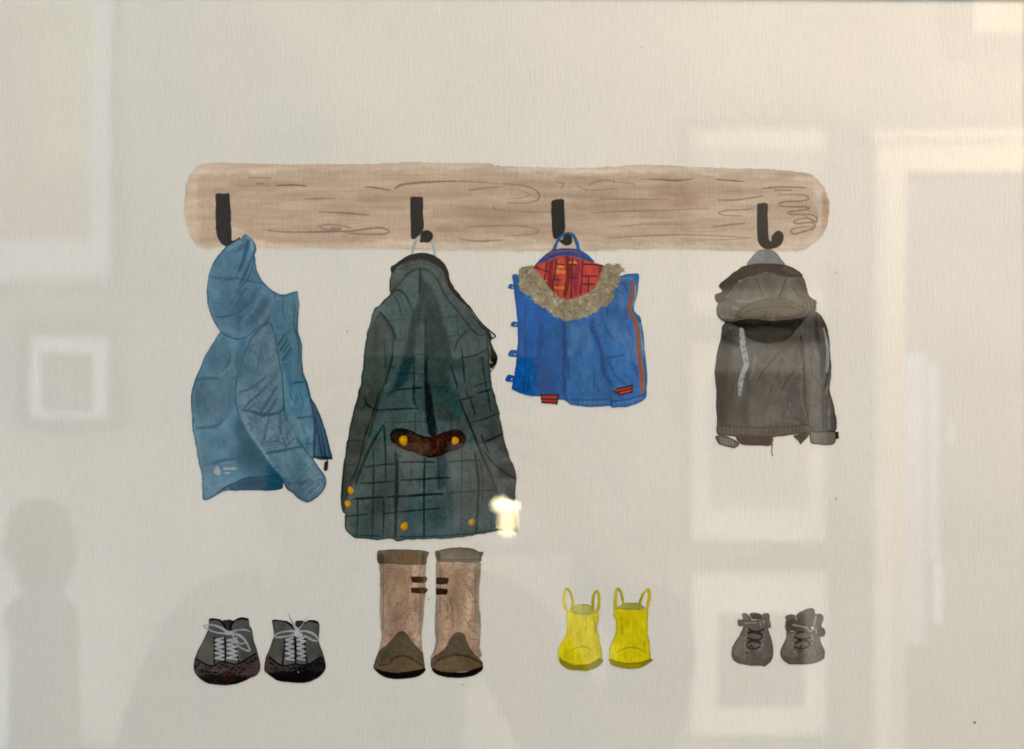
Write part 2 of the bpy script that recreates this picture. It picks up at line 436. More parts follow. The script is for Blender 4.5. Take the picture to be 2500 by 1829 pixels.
# sleeve
slv = A.P([(1000, 1130), (960, 1150), (900, 1190), (800, 1290), (745, 1400), (700, 1520), (675, 1620)]) + \
    B.P([(612, 150), (600, 300), (598, 470), (640, 620), (720, 770), (800, 900), (900, 1040), (1000, 1160), (1060, 1240), (1120, 1330),
         (1160, 1400), (1230, 1450), (1290, 1510), (1385, 1548), (1480, 1500), (1550, 1430), (1585, 1370), (1592, 1290), (1560, 1230),
         (1500, 1150), (1450, 1070), (1400, 1010), (1340, 930), (1250, 790), (1190, 680), (1150, 580), (1135, 420), (1125, 200), (1100, 60)]) + \
    A.P([(1125, 1600), (1100, 1440), (1060, 1250), (1030, 1160)])
sm_ = fill(slv, (82, 110, 123), JK + '/sleeve', col2=(98, 124, 135), nz=(40, 55, 45), edge=((44, 70, 84), 3.2, .9), wob=.8)
folds(A, [([(1000, 1200), (900, 1280), (820, 1400)], 16, (100, 118, 126), .6, 10), ([(780, 1400), (740, 1600)], 18, MD, .5, 12),
          ([(900, 1420), (860, 1640)], 40, (70, 98, 112), .5, 24), ([(1020, 1250), (1070, 1600)], 18, (98, 120, 126), .5, 12),
          ([(880, 1540), (870, 1650)], 4, DK, .5, 3)], sm_)
folds(B, [([(650, 60), (640, 130), (820, 130)], 34, (58, 92, 108), .65, 20), ([(640, 350), (800, 290), (940, 170)], 6, DK, .7, 4),
          ([(690, 540), (760, 450), (900, 330), (1040, 160)], 6, DK, .75, 4), ([(740, 540), (820, 470)], 6, DK, .6, 4),
          ([(880, 560), (960, 440), (1050, 290)], 7, DK, .75, 4), ([(890, 620), (980, 540), (1050, 420)], 8, DK, .75, 4),
          ([(680, 545), (780, 555), (900, 590), (1060, 575), (1130, 520)], 8, (44, 72, 88), .85, 4),
          ([(690, 280), (760, 240), (840, 260)], 30, (66, 98, 112), .45, 18), ([(1000, 120), (960, 250)], 24, (100, 122, 128), .45, 14),
          ([(760, 620), (860, 680), (900, 900)], 22, (70, 98, 112), .5, 14), ([(980, 590), (940, 740), (910, 900)], 5, DK, .7, 4),
          ([(1090, 590), (1090, 720), (1100, 800)], 5, DK, .6, 4), ([(1040, 640), (1000, 800)], 22, (104, 128, 140), .5, 12),
          ([(700, 600), (740, 740), (880, 960)], 10, (108, 136, 146), .75, 6), ([(900, 960), (960, 1080), (1060, 1200)], 7, (124, 146, 154), .6, 5),
          ([(940, 1010), (1100, 985), (1320, 940)], 7, (44, 72, 86), .8, 4), ([(1160, 940), (1120, 850)], 4, DK, .75, 3),
          ([(1170, 930), (1250, 840)], 4, DK, .7, 3), ([(1150, 930), (1050, 880), (960, 900)], 4, DK, .6, 3),
          ([(1180, 900), (1160, 800), (1190, 760)], 4, DK, .6, 3), ([(1010, 830), (940, 900)], 4, DK, .5, 3),
          ([(1130, 300), (1140, 420), (1135, 540)], 7, (58, 66, 76), .85, 4), ([(1180, 680), (1260, 820)], 14, (108, 130, 140), .5, 8),
          ([(1330, 1050), (1290, 1150)], 5, (70, 92, 104), .6, 4), ([(1100, 1100), (1200, 1180)], 30, (88, 116, 132), .45, 18),
          ([(1330, 1000), (1450, 1160), (1540, 1280)], 16, (104, 130, 144), .6, 9),
          ([(1180, 1350), (1260, 1330), (1330, 1340), (1400, 1290)], 5, DK, .8, 3), ([(1280, 1330), (1290, 1460)], 24, (62, 92, 108), .5, 14),
          ([(1400, 1290), (1480, 1215)], 2.4, (140, 160, 166), .7, 2), ([(1430, 1300), (1510, 1240)], 2.4, (140, 160, 166), .7, 2),
          ([(1460, 1310), (1530, 1260)], 2.4, (130, 150, 158), .6, 2), ([(1380, 1420), (1480, 1350)], 2.4, (140, 160, 166), .5, 2),
          ([(1400, 1490), (1500, 1400), (1540, 1330)], 4, (130, 152, 160), .6, 3),
          ([(1200, 1420), (1290, 1490), (1385, 1520)], 5, (50, 74, 88), .6, 3)], sm_)
speckle(sm_, slv, (60, 90, 106), 6, .55, .35, 51)
speckle(jm, body, (58, 92, 110), 7, .60, .28, 52)
# printed mark at the hem
for p in ([(385, 1160), (410, 1155), (435, 1190), (440, 1215), (430, 1248), (395, 1250), (368, 1225)],
          [(470, 1170), (560, 1163), (618, 1178), (580, 1195), (470, 1192)], [(480, 1222), (545, 1218), (520, 1240), (495, 1240)]):
    fill(B.P(p), (146, 148, 148), JK + '/printed_mark', a=.9, wob=.4)

# ================================================================== long green coat
CT = 'painted_coat'
# hanging loop
for p in (C.P([(835, 80, 24), (790, 150, 30), (768, 240, 26)]), C.P([(950, 90, 20), (985, 170, 36), (1000, 290, 34)])):
    stroke(p, 6, (158, 162, 155), a=.95, key=CT + '/hanging_loop')
stroke(C.P([(955, 110), (985, 170), (995, 260)]), 3, (126, 132, 128), a=.6)
stroke(C.P([(800, 130), (775, 230)]), 2, (128, 134, 130), a=.5)
fill(G.P([(1685, 540), (1700, 522), (1728, 515), (1755, 524), (1770, 550), (1762, 580), (1738, 600), (1705, 596), (1690, 600), (1678, 590), (1685, 570)]),
     (10, 14, 18), 'painted_hook.2', wob=.4, grain=2)
coat = C.P([(565, 375), (640, 320), (720, 270), (800, 245), (870, 238), (950, 250), (1030, 290), (1090, 350), (1132, 420), (1145, 500),
            (1190, 590), (1260, 680), (1330, 760), (1400, 880), (1480, 970), (1550, 1035), (1560, 1130), (1555, 1300), (1560, 1450), (1575, 1600)]) + \
    D.P([(1600, 100), (1640, 250), (1680, 450), (1720, 620), (1780, 790), (1808, 860), (1818, 950), (1812, 1100), (1800, 1250),
         (1822, 1400), (1828, 1482), (1760, 1468), (1650, 1470), (1500, 1500), (1400, 1510), (1300, 1530), (1100, 1550), (900, 1552),
         (700, 1560), (620, 1574), (560, 1550), (420, 1560), (300, 1555), (180, 1535), (115, 1480), (90, 1400), (92, 1300),
         (75, 1292), (55, 1250), (48, 1160), (52, 1030), (65, 880), (100, 650), (140, 430), (190, 220), (228, 60)]) + \
    C.P([(245, 1580), (265, 1450), (290, 1200), (312, 1060), (350, 930), (385, 800), (430, 770), (470, 720), (545, 650), (535, 600),
         (545, 500), (565, 430)])
cm = fill(coat, (80, 92, 88), CT, col2=(60, 75, 74), nz=(60, 80, 61), edge=((30, 46, 44), 3.0, .8), wob=1.2)
# cooler top, greyer brown lower right
Yg, Xg = np.meshgrid(gy, gx, indexing='ij')
wsl = window(coat, 2)
tt = np.clip((Xg[wsl] - 1040) / 160, 0, 1) * np.clip((Yg[wsl] - 930) / 100, 0, 1) * np.clip((1260 - Yg[wsl]) / 60, 0, 1)
put(wsl, tt * .55 * (0.5 + 0.5 * noise(50, 50, 62)[wsl]), (72, 68, 62), None, cm)
tt = np.clip((900 - Yg[wsl]) / 200, 0, 1)
put(wsl, tt * .45, (66, 86, 83), None, cm)
tt = np.clip((Yg[wsl] - 1240) / 60, 0, 1) * np.clip((Xg[wsl] - 900) / 100, 0, 1)
put(wsl, tt * .35 * (noise(60, 40, 63)[wsl]), (86, 104, 108), None, cm)
GD = (20, 38, 38)
# deep back pleat
pleat_l = C.P([(845, 440), (832, 700), (760, 900), (730, 1100), (700, 1250), (620, 1450), (560, 1620)]) + \
    D.P([(520, 90), (510, 130), (600, 60), (680, 0)]) + C.P([(760, 1400), (800, 1200), (820, 1000), (870, 900), (890, 700), (870, 560)])
fill(pleat_l, (26, 46, 48), a=.80, col2=(36, 56, 58), nz=(20, 60, 64), soft=5, clip=cm, wob=2)
pleat_r = C.P([(870, 480), (930, 560), (990, 620), (1040, 760), (1070, 900), (1130, 1050), (1170, 1280), (1150, 1300), (950, 1290),
               (930, 1500), (940, 1640)]) + D.P([(970, 300), (1020, 470), (930, 480), (900, 250), (895, 60)]) + \
    C.P([(895, 1500), (905, 1200), (905, 900), (880, 700)])
fill(pleat_r, (22, 42, 45), a=.78, col2=(34, 54, 56), nz=(24, 60, 65), soft=5, clip=cm, wob=2)
stroke(C.P([(850, 395), (850, 520), (845, 640)]), 6, (18, 34, 36), a=.9, soft=3, clip=cm)
stroke(C.P([(905, 880, 18), (905, 1200, 20), (912, 1640, 34)]), 5, (18, 34, 36), a=.8, soft=4, clip=cm)
stroke(D.P([(925, 0, 50), (950, 250, 90), (975, 480, 80)]), 12, (24, 32, 34), a=.85, soft=5, clip=cm)
stroke(D.P([(1060, 720, 60), (1070, 850, 110), (1060, 1000, 80)]), 12, (42, 48, 50), a=.6, soft=12, clip=cm)
fill(C.P([(950, 1290), (1170, 1310), (1260, 1320), (1270, 1400), (1160, 1450), (1140, 1640), (950, 1640)]), (48, 58, 54), a=.7, soft=6, clip=cm)
fill(D.P([(1000, 0), (1140, 0), (1280, 200), (1250, 350), (1030, 340), (990, 200)]), (36, 66, 60), a=.55, soft=6, clip=cm)
fill(D.P([(1010, 230), (1150, 230), (1170, 340), (1030, 350)]), (66, 64, 60), a=.7, soft=6, clip=cm)
stroke(C.P([(1090, 700, 50), (1190, 950, 70), (1200, 1200, 60)]), 16, (64, 84, 82), a=.5, soft=14, clip=cm)
stroke(C.P([(700, 700, 60), (640, 900, 110), (620, 1050, 70)]), 16, (76, 94, 90), a=.5, soft=16, clip=cm)
for (c_, x, y, r, a) in [(D, 1200, 1400, 26, .3), (D, 930, 1430, 24, .35), (D, 1100, 900, 40, .25), (D, 420, 1250, 22, .5)]:
    q = c_.P([(x, y)])[0]
    stroke([q], r * 2, (84, 100, 104) if x > 500 else (40, 50, 50), a=a, soft=r * 1.5, clip=cm, sm=False)
# seams and tartan lines
for c_, p, w, a in [
        (C, [(545, 650), (620, 580), (700, 480), (780, 420), (850, 395), (960, 430), (1040, 540), (1110, 680), (1240, 840), (1340, 980), (1440, 1085)], 4, .85),
        (C, [(460, 760), (540, 670), (620, 610), (690, 650), (740, 740), (775, 820)], 5, .8), (C, [(580, 670), (630, 740), (670, 900)], 3, .6),
        (C, [(440, 830), (500, 900), (570, 1010), (605, 1110)], 7, .85), (C, [(570, 1100), (570, 1300), (520, 1480), (510, 1560)], 4, .8),
        (C, [(1110, 790), (1150, 720)], 3, .6), (C, [(1340, 1005), (1240, 1110), (1190, 1240)], 4, .85), (C, [(1160, 1000), (1190, 930)], 2, .5),
        (C, [(1265, 1170), (1280, 1320), (1300, 1550)], 4.5, .85), (C, [(1250, 1305), (1400, 1270), (1520, 1215)], 4.5, .8),
        (C, [(1470, 1280), (1490, 1420), (1520, 1600)], 5, .7), (C, [(1520, 1050), (1530, 1200), (1550, 1330)], 3.4, .8),
        (C, [(780, 1265), (890, 1262)], 3, .6), (C, [(785, 1290), (790, 1650)], 5, .6), (C, [(830, 910), (900, 910)], 2, .5),
        (C, [(600, 1465), (760, 1450), (890, 1465)], 3, .6), (C, [(620, 1620), (750, 1605), (880, 1590)], 4, .7), (C, [(480, 1380), (600, 1390)], 3, .6),
        (C, [(950, 1590), (1080, 1595)], 3, .5), (C, [(1400, 1580), (1540, 1540)], 4, .6), (C, [(1160, 1370), (1200, 1500), (1230, 1620)], 6, .6),
        (C, [(470, 930), (600, 915), (700, 905)], 3, .4), (C, [(430, 1130), (560, 1120), (720, 1110)], 3, .4), (C, [(640, 760), (650, 1000), (640, 1200)], 3, .35),
        (C, [(1060, 900), (1200, 880), (1320, 850)], 3, .4), (C, [(1080, 1090), (1250, 1060), (1400, 1020)], 3, .4), (C, [(1220, 850), (1230, 1050)], 3, .35),
        (D, [(600, 50), (860, 30)], 4, .75), (D, [(780, 0), (785, 120), (800, 200)], 5, .7), (D, [(530, 250), (700, 240), (830, 235)], 5, .75),
        (D, [(500, 380), (770, 370), (1000, 375)], 2.6, .45), (D, [(800, 300), (805, 470)], 4, .4), (D, [(485, 410), (500, 650), (505, 980)], 4.6, .8),
        (D, [(375, 620), (380, 800), (370, 1520)], 4, .7), (D, [(600, 680), (610, 850), (605, 1100), (597, 1530)], 6, .9),
        (D, [(625, 700), (625, 1100), (610, 1520)], 2.6, .8), (D, [(760, 780), (760, 1000)], 3, .35), (D, [(895, 740), (890, 1000), (888, 1540)], 5, .8),
        (D, [(1030, 740), (1040, 1050)], 4, .5), (D, [(1160, 300), (1165, 470)], 4, .5), (D, [(285, 830), (450, 805), (600, 795)], 5, .8),
        (D, [(630, 782), (800, 775), (1010, 778)], 4.6, .7), (D, [(1140, 770), (1300, 762), (1450, 758)], 4.4, .75),
        (D, [(240, 990), (400, 985), (590, 968)], 4.6, .75), (D, [(660, 960), (850, 952), (1030, 938), (1150, 935)], 5, .8),
        (D, [(175, 1150), (350, 1138), (480, 1130)], 6, .9), (D, [(510, 1130), (720, 1120), (900, 1105), (1080, 1098)], 6, .9),
        (D, [(1150, 1090), (1400, 1070), (1600, 1062)], 4.4, .65), (D, [(100, 1330), (220, 1312), (330, 1302)], 4, .8),
        (D, [(480, 1300), (640, 1280), (800, 1265), (1040, 1245)], 4, .7), (D, [(1400, 680), (1425, 850), (1440, 1050), (1415, 1480)], 6, .85),
        (D, [(1455, 780), (1450, 1000)], 3, .5), (D, [(1265, 640), (1270, 760), (1265, 1470)], 3.4, .55), (D, [(1350, 700), (1355, 1200)], 3, .3),
        (D, [(215, 1150), (220, 1300), (210, 1500)], 4, .7), (D, [(480, 1150), (485, 1300), (472, 1520)], 4.4, .75),
        (D, [(170, 1505), (330, 1520), (470, 1525)], 3, .7), (D, [(620, 1530), (850, 1528), (1100, 1520), (1400, 1490), (1640, 1450)], 3, .6),
        (D, [(1230, 100), (1300, 280), (1400, 520), (1480, 720), (1560, 900), (1620, 1080)], 6, .85), (D, [(1270, 150), (1380, 118)], 5, .85),
        (D, [(1350, 130), (1405, 290)], 5, .8), (D, [(1310, 40), (1330, 130)], 4, .6), (D, [(1430, 85), (1545, 50)], 6, .8),
        (D, [(1530, 60), (1560, 270)], 5, .75), (D, [(1350, 385), (1500, 340), (1630, 290)], 4, .75), (D, [(1470, 590), (1580, 540), (1690, 490)], 6, .85),
        (D, [(1465, 500), (1510, 610), (1545, 690)], 5, .8), (D, [(1590, 560), (1620, 690)], 3, .4), (D, [(1480, 655), (1600, 800), (1700, 880), (1810, 945)], 6, .85),
        (D, [(1600, 740), (1740, 710)], 3, .5), (D, [(1480, 430), (1600, 400)], 3, .3), (D, [(1560, 440), (1600, 560)], 3, .35),
        (D, [(1680, 1180), (1560, 1000)], 3, .3), (D, [(1570, 1100), (1570, 1460)], 3, .4), (D, [(1650, 1180), (1640, 1440)], 3, .35)]:
    stroke(c_.P(p), w, GD, a=a, soft=2, clip=cm, taper=True)
stroke(D.P([(1470, 790), (1480, 950), (1478, 1160)]), 4, (58, 36, 48), a=.7, clip=cm)
stroke(D.P([(1310, 1205), (1470, 1192)]), 4, (84, 52, 44), a=.5, clip=cm)
speckle(cm, coat, (88, 102, 98), 4.2, .55, .2, 66)
speckle(cm, coat, (34, 50, 50), 5, .58, .2, 67)
# sleeves
sl_l = C.P([(440, 835), (370, 960), (312, 1090), (290, 1250), (262, 1450), (240, 1610)]) + \
    D.P([(190, 220), (140, 430), (100, 650), (65, 880), (52, 1030), (48, 1160), (55, 1250), (75, 1292), (95, 1240), (120, 1120), (190, 960),
         (280, 680), (380, 400), (430, 220), (470, 60)]) + C.P([(520, 1500), (570, 1300), (590, 1130), (570, 1010), (500, 900)])
slm = fill(sl_l, (64, 76, 70), CT + '/sleeve.1', a=.62, col2=(60, 58, 50), nz=(40, 70, 68), edge=((24, 40, 38), 3.4, .75), clip=cm, wob=1)
stroke(C.P([(400, 1000, 60), (400, 1200, 80)]), 18, (36, 56, 54), a=.6, soft=14, clip=slm)
stroke(C.P([(440, 1500, 50), (400, 1640, 60)]), 14, (76, 72, 60), a=.5, soft=12, clip=slm)
stroke(D.P([(330, 100, 60), (300, 150, 70)]), 14, (46, 46, 42), a=.5, soft=12, clip=slm)
for c_, p, w, a in [(C, [(480, 1100), (500, 1300), (500, 1400)], 3, .6), (D, [(440, 60), (370, 300), (280, 560), (230, 800), (130, 1010)], 4, .8),
                    (D, [(480, 400), (340, 640), (240, 880), (200, 1000)], 7, .7), (D, [(300, 130), (310, 190), (350, 230)], 5, .7),
                    (D, [(250, 260), (320, 200), (400, 250), (540, 245)], 4, .6), (D, [(130, 560), (240, 560)], 3, .5),
                    (D, [(80, 800), (180, 810)], 3, .45), (C, [(300, 1250), (390, 1270)], 3, .4)]:
    stroke(c_.P(p), w, GD, a=a, soft=2, clip=cm, taper=True)
sl_r = C.P([(1335, 1010), (1430, 1080), (1525, 1060), (1550, 1200), (1555, 1400), (1575, 1600)]) + \
    D.P([(1600, 100), (1640, 250), (1680, 450), (1720, 620), (1780, 790), (1808, 860), (1818, 950), (1812, 1100), (1800, 1200), (1700, 1180),
         (1620, 1080), (1560, 900), (1480, 720), (1400, 520), (1300, 280), (1230, 100)]) + C.P([(1230, 1500), (1200, 1300), (1195, 1220), (1240, 1110)])
ownsl = window(sl_r, 2)
dm = sdf(spline(sl_r, True)[0], ownsl)
put(ownsl, np.where(dm < 0, 1.0, 0.0) * 0.22, (78, 76, 72), None, cm)
o_ = owner[ownsl]
o_[(dm < 0) & (o_ == kid(CT))] = kid(CT + '/sleeve.2')
# collar
colg = C.P([(575, 400), (700, 335), (870, 305), (1000, 345), (1095, 430), (1150, 590), (1240, 690), (1330, 765), (1400, 880), (1530, 1030),
            (1520, 1060), (1440, 1070), (1350, 980), (1240, 850), (1110, 680), (1040, 540), (950, 430), (850, 395), (760, 425), (680, 500), (600, 590),
            (548, 640), (540, 600), (550, 500)])
cgm = fill(colg, (74, 80, 76), CT + '/collar', a=.9, col2=(62, 72, 69), nz=(20, 20, 69), edge=((26, 36, 36), 2.4, .75), clip=cm, wob=.6)
stroke(C.P([(590, 440), (720, 370), (880, 345), (1000, 380), (1080, 470)]), 3, (48, 56, 54), a=.8, clip=cgm)
stroke(C.P([(560, 460), (640, 440), (640, 560)]), 10, (66, 84, 78), a=.5, soft=8, clip=cgm)
speckle(cgm, colg, (98, 102, 98), 3.6, .6, .5, 70)
band = C.P([(556, 378), (600, 350), (640, 318), (720, 268), (800, 244), (870, 236), (950, 248), (1030, 288), (1090, 348), (1134, 420), (1146, 500),
            (1190, 590), (1260, 680), (1345, 775), (1320, 772), (1235, 700), (1150, 600), (1110, 490), (1070, 405), (1000, 350), (900, 305), (800, 305),
            (700, 328), (620, 370), (600, 400), (565, 440)])
fill(band, (7, 8, 10), CT + '/collar_band', wob=.7, grain=2)
for p in ([(1340, 770), (1400, 860), (1480, 960), (1560, 1030), (1608, 1076), (1578, 1100)], [(1390, 880), (1470, 980), (1560, 1060)]):
    stroke(C.P(p), 3.4, (16, 24, 26), a=.95, key=CT + '/collar_band')
# lapel seen past the shoulder
fill(C.P([(1530, 1050), (1580, 1090), (1560, 1140), (1600, 1220), (1630, 1300), (1612, 1370), (1560, 1400), (1556, 1200)]), (28, 34, 32),
     CT + '/lapel', wob=.6, edge=((10, 12, 12), 3, .8))
stroke(C.P([(1550, 1130), (1575, 1200), (1590, 1280), (1600, 1330)]), 5, (8, 8, 8), a=.9)
stroke(C.P([(1540, 1110), (1555, 1220), (1560, 1330)]), 3, (92, 84, 78), a=.7)
stroke(C.P([(1615, 1330), (1590, 1400), (1548, 1445)]), 3, (40, 44, 42), a=.9, key=CT + '/lapel')
stroke(C.P([(1600, 1370), (1575, 1420)]), 2, (150, 146, 138), a=.8)
blot(*C.P([(1572, 1345)])[0], 3.2, 4, (120, 100, 40), key=CT + '/lapel')
# half belt
belt = D.P([(545, 500), (570, 460), (620, 440), (690, 440), (770, 468), (860, 510), (950, 522), (1050, 492), (1150, 455), (1230, 452), (1290, 488),
            (1312, 550), (1290, 612), (1220, 655), (1130, 682), (1060, 712), (960, 730), (880, 715), (800, 682), (700, 655), (620, 615), (565, 570)])
bm_ = fill(belt, (62, 50, 40), CT + '/half_belt', col2=(48, 36, 32), nz=(26, 26, 71), edge=((26, 18, 16), 4, .85), wob=1.0, soft=1.6)
ws = window(belt, 2)
put(ws, np.clip((Xg[ws] - 1045) / 14, 0, 1) * .55, (48, 22, 22), None, bm_)
speckle(bm_, belt, (92, 74, 54), 4, .55, .5, 72)
speckle(bm_, belt, (24, 16, 16), 5, .62, .5, 73)
for p in ([(570, 490), (610, 455), (690, 465), (720, 480)], [(590, 500), (640, 468), (700, 490)], [(880, 705), (950, 722), (1030, 705)]):
    stroke(D.P(p), 3.6, (16, 12, 12), a=.85)
for x, y, rx, ry in [(682, 560, 45, 46), (1202, 563, 38, 38), (148, 1062, 28, 42), (117, 1197, 28, 38), (690, 1425, 36, 44), (1367, 1383, 28, 38)]:
    X, Y = D.P([(x, y)])[0]
    kk = CT + '/button.%d' % (x)
    blot(X, Y, rx / D.k, ry / D.k, (178, 130, 26), key=kk)
    stroke([(X - 2, Y - 2)], rx / D.k * .9, (206, 160, 34), a=.6, soft=4, sm=False)
    stroke(D.P([(x - rx * .8, y + ry * .6), (x, y + ry * .95), (x + rx * .8, y + ry * .5)]), 2, (110, 76, 20), a=.5)

# ================================================================== blue vest
VT = 'painted_vest'
vb = [(108, 455), (160, 452), (190, 490), (230, 560), (310, 640), (410, 700), (500, 760), (580, 780), (690, 770), (780, 720), (860, 640),
      (920, 540), (980, 470), (1022, 458), (1060, 446), (1150, 438), (1168, 452), (1164, 560), (1142, 660), (1130, 748), (1178, 805), (1197, 890),
      (1210, 1000), (1225, 1150), (1240, 1300), (1234, 1400), (1222, 1492), (1150, 1535), (1050, 1562), (945, 1566), (930, 1555), (800, 1560),
      (700, 1558), (600, 1545), (555, 1512), (500, 1502), (450, 1500), (340, 1470), (250, 1470), (160, 1440), (105, 1412), (105, 1370),
      (130, 1250), (145, 1100), (152, 950), (148, 830), (135, 700), (118, 560)]
vm = fill(E.P(vb), (20, 78, 138), VT, col2=(36, 92, 148), nz=(30, 80, 81), edge=((20, 66, 116), 3.6, .8), wob=.8)
ws = window(E.P(vb), 2)
put(ws, np.clip((Xg[ws] - 1375) / 12, 0, 1) * .42, (66, 106, 146), None, vm)
put(ws, np.clip((1300 - Xg[ws]) / 60, 0, 1) * .6, (22, 78, 136), None, vm)
VD, VL = (20, 62, 108), (88, 126, 160)
folds(E, [([(540, 860), (545, 1100), (540, 1400), (560, 1500)], 12, VD, .85, 6), ([(600, 880), (640, 960), (600, 1100)], 22, (86, 124, 154), .6, 14),
          ([(700, 880), (740, 1000), (700, 1200)], 22, (76, 116, 150), .5, 14), ([(780, 820), (780, 900), (820, 1000), (860, 1120)], 12, VD, .7, 7),
          ([(860, 1120), (870, 1250), (940, 1380)], 12, VD, .75, 7), ([(340, 850), (340, 1000), (320, 1180)], 14, (20, 66, 118), .7, 9),
          ([(440, 880), (470, 1100)], 24, (44, 92, 134), .6, 14), ([(215, 640), (218, 1000), (220, 1380)], 4, VD, .55, 3),
          ([(250, 1220), (240, 1400), (230, 1440)], 4, VD, .7, 3), ([(250, 1222), (330, 1222)], 3, VD, .7, 2.4), ([(340, 1200), (300, 1320), (340, 1440)], 6, VD, .65, 4),
          ([(210, 1300), (200, 1430)], 7, VD, .6, 4), ([(580, 1150), (575, 1280), (580, 1330)], 8, VD, .7, 5), ([(800, 1250), (790, 1400)], 5, VD, .75, 3),
          ([(790, 1330), (830, 1420)], 5, VD, .7, 3), ([(690, 1140), (700, 1220)], 4, VD, .5, 4), ([(880, 860), (930, 960), (1020, 1040)], 6, VD, .6, 4),
          ([(905, 730), (908, 800)], 4, VD, .7, 3), ([(800, 890), (850, 870)], 3, VD, .6, 3), ([(980, 570), (1040, 610)], 5, VD, .7, 3),
          ([(1040, 520), (1080, 600)], 4, VD, .6, 3), ([(1050, 660), (1065, 800)], 4, VD, .6, 3), ([(1010, 900), (1080, 1050), (1120, 1240)], 5, VD, .55, 4),
          ([(890, 1155), (960, 1140), (1050, 1120)], 3, VD, .8, 2), ([(920, 1200), (980, 1310), (1060, 1370)], 6, VD, .7, 4),
          ([(990, 1160), (960, 1240), (930, 1180)], 3, VD, .4, 3), ([(1130, 1170), (1160, 1300)], 5, VD, .6, 4), ([(1080, 880), (1090, 960)], 4, VD, .5, 3),
          ([(940, 820), (1000, 1000)], 28, (88, 120, 156), .45, 16), ([(1060, 940), (1100, 1140)], 24, (86, 118, 152), .45, 14),
          ([(1010, 560), (1040, 700)], 20, (80, 122, 160), .5, 12), ([(1130, 900), (1150, 1200)], 8, VL, .5, 5),
          ([(660, 1300), (720, 1340)], 60, (52, 96, 132), .5, 26), ([(1040, 485), (1100, 478)], 12, (84, 122, 158), .6, 6),
          ([(1000, 1400), (1040, 1440)], 16, (80, 112, 148), .4, 10), ([(925, 1420), (935, 1550)], 4, VD, .75, 3),
          ([(560, 1500), (700, 1505), (920, 1500)], 4, VD, .8, 3), ([(940, 1512), (1080, 1500), (1225, 1455)], 4, VD, .8, 3),
          ([(640, 1520), (800, 1525), (920, 1525)], 8, (92, 128, 160), .45, 4), ([(960, 1535), (1100, 1515), (1200, 1480)], 8, (100, 132, 162), .35, 4),
          ([(160, 470), (135, 600), (160, 900)], 6, (26, 76, 130), .6, 4), ([(350, 1320), (420, 1380)], 50, (34, 76, 122), .6, 24)], vm)
for i in range(14):
    x = 655 + i * 40
    stroke(E.P([(x, 1508), (x + 6, 1545)]), 2.4, VD, a=.5, clip=vm)
speckle(vm, E.P(vb), (70, 112, 150), 5, .62, .28, 82)
# zip
stroke(E.P([(1105, 505, 22), (1112, 600, 26), (1090, 690, 26), (1088, 770, 24), (1140, 850, 26), (1160, 1000, 26), (1172, 1150, 26), (1192, 1300, 30),
            (1196, 1440, 22)]), 7, (146, 74, 52), key=VT + '/zip')
stroke(E.P([(1130, 510, 12), (1135, 600, 12), (1112, 700, 12), (1108, 765, 10), (1158, 840, 12), (1180, 1000, 12), (1192, 1150, 12), (1210, 1290, 12),
            (1215, 1400, 10)]), 4, (104, 112, 76), a=.8, key=VT + '/zip')
stroke(E.P([(1142, 540), (1138, 640), (1122, 720)]), 1.8, (186, 180, 166), a=.8)
stroke(E.P([(1178, 860), (1192, 980), (1208, 1130)]), 1.8, (176, 174, 166), a=.7)
# toggles
for tx, ty, rx, ry in [(96, 550, 26, 20), (122, 866, 30, 22), (110, 1112, 40, 30), (84, 1322, 36, 30)]:
    fill(E.P([(tx - rx, ty + 4), (tx - rx * .5, ty - ry), (tx + rx * .6, ty - ry * .9), (tx + rx + 12, ty - ry * .3), (tx + rx + 10, ty + ry * .9),
              (tx, ty + ry), (tx - rx * .8, ty + ry * .8)]), (26, 78, 134), VT + '/toggle.%d' % ty, wob=.4)
    stroke([E.P([(tx + rx * .45, ty + ry * .25)])[0]], 4.2, (178, 176, 168), a=.85, soft=1.6, sm=False)
# pocket tabs
for kk, p, ls in [('pocket_tab.1', [(345, 1458), (494, 1458), (484, 1540), (350, 1530)], [[(345, 1460), (494, 1462)], [(350, 1494), (488, 1498)], [(352, 1520), (480, 1528)], [(490, 1460), (480, 1540)], [(348, 1465), (348, 1500)]]),
                  ('pocket_tab.2', [(960, 1430), (990, 1405), (1112, 1378), (1114, 1436), (1012, 1462)], [[(985, 1410), (1060, 1395), (1112, 1380)], [(985, 1438), (1060, 1420), (1100, 1408)], [(1015, 1460), (1114, 1436)], [(1112, 1380), (1110, 1436)], [(960, 1430), (1010, 1460)]])]:
    fill(E.P(p), (176, 52, 42), VT + '/' + kk, sm=False, wob=.5)
    for l in ls:
        stroke(E.P(l), 3.6, (28, 16, 18), a=.95)
# hanging loop
stroke(E.P([(452, 245, 30), (480, 180, 26), (520, 125, 24), (562, 106, 22), (608, 112, 24), (642, 165, 28), (662, 245, 30)]), 8, (28, 84, 136),
       key=VT + '/hanging_loop')
